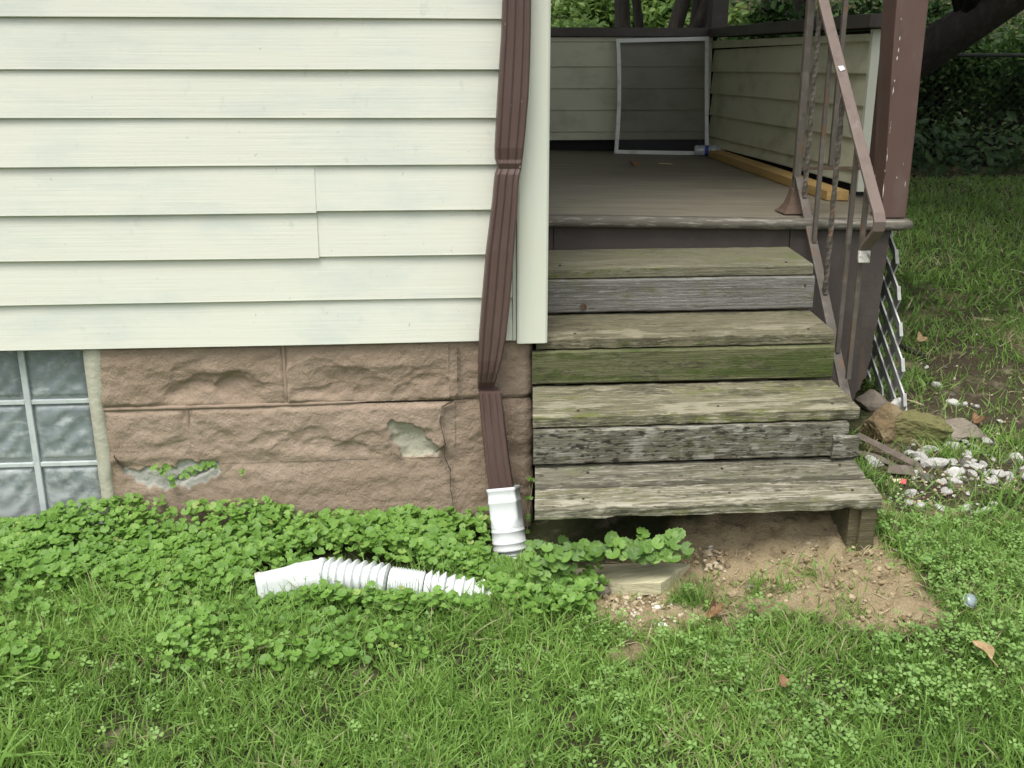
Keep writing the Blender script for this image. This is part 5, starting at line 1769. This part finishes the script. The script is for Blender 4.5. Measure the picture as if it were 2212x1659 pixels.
def tree(u, w_px, Y, label, lean=(0, 0), H=6.5, crown=(2.0, 1.8, 1.4), per=300, mat=M_LEAF_M, seed=0, fork=False, cz=None, ncr=5, size=(.10, .2), v=100):
    p = atY(u, v, Y)
    x, y = p[0], Y
    r = w_px * ((p - CAM) @ FWD) / F / 2
    z0 = float(gz(x, y)) - .1
    # the lean passes through the measured point at the height of the frame's top
    hz = p[2] - z0
    bx = x - lean[0] * hz
    by = y
    t = thing('tree', (bx, by, z0), label, 'tree', 'trees behind the porch')
    path, rad = [], []
    for i in range(15):
        h = H * i / 14
        path.append((bx + lean[0] * h + .05 * math.sin(h * 1.3 + seed), by + lean[1] * h + .04 * math.cos(h * 1.1 + seed), z0 + h))
        rad.append(r * (1.35 - .35 * min(1, h / .7)) * (1 - .55 * h / H))
    mbt = MB().tube(path, rad, 12)
    tp = Vector(path[-1])
    mbt.build('trunk', M_HBARK, t, smooth=True)
    rr_ = random.Random(seed)
    blobs = []
    for k in range(ncr):
        a = 2 * math.pi * k / ncr + seed
        hb = path[8 + k % 5]
        e = (tp.x + math.cos(a) * crown[0] * .65, tp.y - .9 + math.sin(a) * crown[1] * .5, tp.z + rr_.uniform(-1.3, .6))
        mdl = (.5 * (hb[0] + e[0]), .5 * (hb[1] + e[1]), .5 * (hb[2] + e[2]) + .25)
        MB().tube([hb, mdl, e], [r * .45, r * .3, r * .1], 7).build('limb', M_HBARK, t, smooth=True)
        blobs.append((e, (crown[0] * .75, crown[1] * .75, crown[2] * .6)))
    if fork:
        q = path[3]
        MB().tube([q, (q[0] + .35, q[1], q[2] + .5), (q[0] + .62, q[1] + .1, q[2] + 1.3), (q[0] + .9, q[1] + .2, q[2] + 3)], [r * .7, r * .55, r * .5, r * .25], 9).build('limb', M_HBARK, t, smooth=True)
    blobs.append((tuple(tp), (crown[0] * .8, crown[1] * .8, crown[2] * .8)))
    leafcloud('crown', blobs, per, size, mat, t, seed)
    return t


tree(1343, 40, 9.0, 'thickest straight dark trunk leftmost in view above the porch back wall', H=6, seed=1)
tree(1392, 24, 9.6, 'thin dark trunk leaning slightly left behind the porch', lean=(-.14, 0), H=6, seed=2, ncr=3)
tree(1458, 40, 8.4, 'forked dark trunk leaning right above the leaning window screen', lean=(.22, 0), H=6, seed=3, fork=True, ncr=4)
tree(1508, 44, 8.8, 'straight dark trunk beside the porch corner post', H=6.5, seed=4)
tree(1716, 50, 7.4, 'dark trunk seen just left of the railing newel', H=6.5, seed=5, mat=M_LEAF_D)
tree(1640, 22, 11.5, 'slender trunk deep in the shrubs right of the corner post', H=7, seed=6, mat=M_LEAF_D, ncr=3)
tree(2420, 60, 9.5, 'dark tree beyond the fence outside the right edge', H=6.5, seed=7, mat=M_LEAF_D)
# strongly leaning tree at the right
qa, qb = Vector([float(c) for c in atY(1990, 118, 6.6)]), Vector([float(c) for c in atY(2190, -12, 6.0)])
dv = (qb - qa)
base = qa - dv * (qa.z - .1) / dv.z
lt_ = thing('leaning_tree', base, 'dark tree trunk leaning far over to the right above the fence', 'tree')
K0 = (qa.z - .1) / dv.z
pth = [base - dv * .1 + Vector((0, 0, -.05))] + [base + dv * k for k in (.2 * K0, .5 * K0, .8 * K0, K0, K0 + .5, K0 + 1.0, K0 + 1.7, K0 + 2.6)]
pth[-1] += Vector((0, 0, 1.0)); pth[-2] += Vector((0, 0, .4))
MB().tube(pth, [.24, .215, .20, .195, .19, .175, .16, .12, .06], 14).build('trunk', M_HBARK, lt_, smooth=True)
for k, (i, e) in enumerate([(5, (1.0, -.8, 1.9)), (6, (.9, .9, 1.5)), (7, (.7, -.6, 1.3)), (4, (-.6, .4, 2.6))]):
    q = pth[i]
    MB().tube([q, q + Vector(e) * .5 + Vector((0, 0, .15)), q + Vector(e)], [.07, .045, .02], 7).build('limb', M_HBARK, lt_, smooth=True)
bl = [(pth[-1] + Vector(o_), (1.9, 1.7, .9)) for o_ in ((0, 0, .6), (-1.6, -1.0, 1.0), (.6, -1.5, .7), (-2.6, .4, 1.6), (1.2, .8, 1.2), (-1.0, -2.4, 1.5), (-3.2, -1.2, 2.2), (1.5, -2.6, 1.6), (-.6, 1.6, 1.8))]
for k, e in enumerate([(3.6, 3.4, 4.3), (5.4, 2.8, 4.7), (7.2, 3.4, 4.6), (4.4, 5.0, 4.4), (6.4, 5.2, 4.7), (8.4, 5.0, 4.5), (2.9, 5.6, 4.6), (9.2, 3.4, 4.8), (7.6, 1.8, 5.0)]):  # unseen limbs and leaf clumps added to shade the far lawn
    q = pth[5 + k % 3]
    e = Vector(e)
    MB().tube([q, q.lerp(e, .5) + Vector((0, 0, .4)), e], [.07, .05, .015], 7).build('limb', M_HBARK, lt_, smooth=True)
    bl.append((e, (1.5, 1.4, .75)))
leafcloud('crown', [(tuple(c), r_) for c, r_ in bl], 900, (.14, .26), M_LEAF_D, lt_, 21)


# unseen tree added for shade; its crown darkens the lawn beyond the porch
t = thing('tree', (6.4, .6, float(gz(6.4, .6)) - .1), 'unseen tree added to shade the side yard, outside the right edge of the photo', 'tree')
z0 = t.location.z
tr = [(6.4 + .05 * math.sin(k), .6 + .05 * math.cos(k * 1.3), z0 + k * .45) for k in range(12)]
MB().tube(tr, [.24 - .013 * k for k in range(12)], 12).build('trunk', M_HBARK, t, smooth=True)
bl = []
for k, e in enumerate([(4.3, -.2, 5.0), (5.4, 1.2, 5.6), (3.6, 1.3, 5.2), (6.8, 1.8, 5.8), (7.8, .2, 5.2), (5.8, -.9, 5.2), (4.6, 2.4, 5.3), (3.0, .3, 5.6), (6.2, .5, 6.6)]):
    q = tr[7 + k % 4]
    m_ = (.5 * (q[0] + e[0]), .5 * (q[1] + e[1]), .5 * (q[2] + e[2]) + .3)
    MB().tube([q, m_, e], [.10, .06, .02], 7).build('limb', M_HBARK, t, smooth=True)
    bl.append((e, (1.3, 1.2, .7)))
leafcloud('crown', bl, 900, (.13, .25), M_LEAF_M, t, 77)


def shrub(c, rad, label, seed, per=900, mat=M_LEAF_D, size=(.05, .11)):
    z0 = float(gz(c[0], c[1]))
    s = thing('shrub', (c[0], c[1], z0), label, 'shrub', 'shrubs behind the porch')
    r = random.Random(seed)
    bl_ = []
    for k in range(5):
        e = (c[0] + r.uniform(-.6, .6) * rad[0], c[1] + r.uniform(-.5, .5) * rad[1], z0 + rad[2] * (.5 + .9 * r.random()))
        MB().tube([(c[0] + r.uniform(-.1, .1), c[1], z0 - .05), (.5 * (c[0] + e[0]), .5 * (c[1] + e[1]), z0 + .5 * (e[2] - z0) + .1), e], [.03, .02, .006], 6).build('stem', M_HBARK, s, smooth=True)
        bl_.append((e, (rad[0] * .7, rad[1] * .7, rad[2] * .65)))
    leafcloud('foliage', bl_, per, size, mat, s, seed)


cs = lambda u, Y: atY(u, 120, Y)[0]
shrub((cs(1690, 6.2), 6.2), (.42, .45, .85), 'dark leafy shrub rising above the porch corner', 31, 1500)
shrub((cs(1800, 6.6), 6.6), (.8, .6, .9), 'dark shrub behind the railing and right half wall', 32, 1200)
shrub((cs(1230, 10.5), 10.5), (1.0, .8, .95), 'bright green shrub at the left behind the porch back wall', 33, 700, M_LEAF_B, (.07, .14))
shrub((cs(1420, 13.0), 13.0), (1.8, .8, .9), 'bright shrub showing between the dark trunks', 34, 1100, M_LEAF_B, (.08, .16))
shrub((cs(2150, 9.6), 9.6), (1.6, .7, 1.0), 'green shrub beyond the fence under the leaning trunk', 35, 1800, M_LEAF_M)
shrub((cs(2040, 10.0), 10.0), (1.2, .7, 1.1), 'dark shrub beyond the fence beside the porch post', 36, 1300, M_LEAF_D)
shrub((cs(2330, 9.4), 9.4), (1.2, .7, 1.1), 'dark shrub beyond the fence at the right edge', 37, 1200, M_LEAF_D)

# undergrowth on the bank beyond the fence, and the far wood (one mass)
Nn = 26000
x = RNG.uniform(-6, 16, Nn)
y = 8.3 + 9 * RNG.random(Nn) ** 1.3
z = gz(x, y)
hh = RNG.random(Nn) * (.25 + .75 * fbm(x * .9, y * .9, 51, 3))
nr = RNG.normal(0, .5, (Nn, 3)) + np.array([0, -.4, .8])
o = mass('undergrowth', LV_V, LV_F, np.stack([x, y, z + hh], 1), frames(nr, RNG.uniform(0, 6.3, Nn)), RNG.uniform(.07, .16, Nn), np.clip(RNG.random(Nn) * .6 + .6 * (fbm(x * .8, y * .8, 52, 3) - .2), 0, 1), M_LEAF_D)
tag(o, kind='stuff')
Nn = 22000
x = RNG.uniform(-22, 34, Nn)
y = RNG.uniform(17, 26, Nn)
zb = gz(x, y)
hgt = 7.5 * RNG.random(Nn) ** .8
msk = fbm(x * .35, (zb + hgt) * .5, 61, 3) > .45
x, y, zb, hgt = x[msk], y[msk], zb[msk], hgt[msk]
Nn = len(x)
nr = RNG.normal(0, .6, (Nn, 3)) + np.array([0, -.4, .7])
o = mass('far_wood', LV_V, LV_F, np.stack([x, y, zb + hgt], 1), frames(nr, RNG.uniform(0, 6.3, Nn)), RNG.uniform(.25, .6, Nn), np.clip(RNG.random(Nn) * .7 + .4 * (fbm(x * .4, hgt * .6, 62, 3) - .2), 0, 1), M_LEAF_M)
tag(o, kind='stuff')
# leaf litter strip at the fence foot
Nn = 5000
x, y = RNG.uniform(1.5, 11, Nn), RNG.normal(7.6, .55, Nn)
z = gz(x, y)
nr = RNG.normal(0, .35, (Nn, 3)) + np.array([0, 0, 1.])
M_LITTER = leafmat('leaf_litter', [(0, (.03, .022, .013)), (.6, (.075, .055, .032)), (1, (.15, .12, .08))], rough=.8, transl=.1)
o = mass('leaf_litter', LV_V, LV_F, np.stack([x, y, z + .012], 1), frames(nr, RNG.uniform(0, 6.3, Nn)), RNG.uniform(.04, .09, Nn), RNG.random(Nn), M_LITTER)
tag(o, kind='stuff')
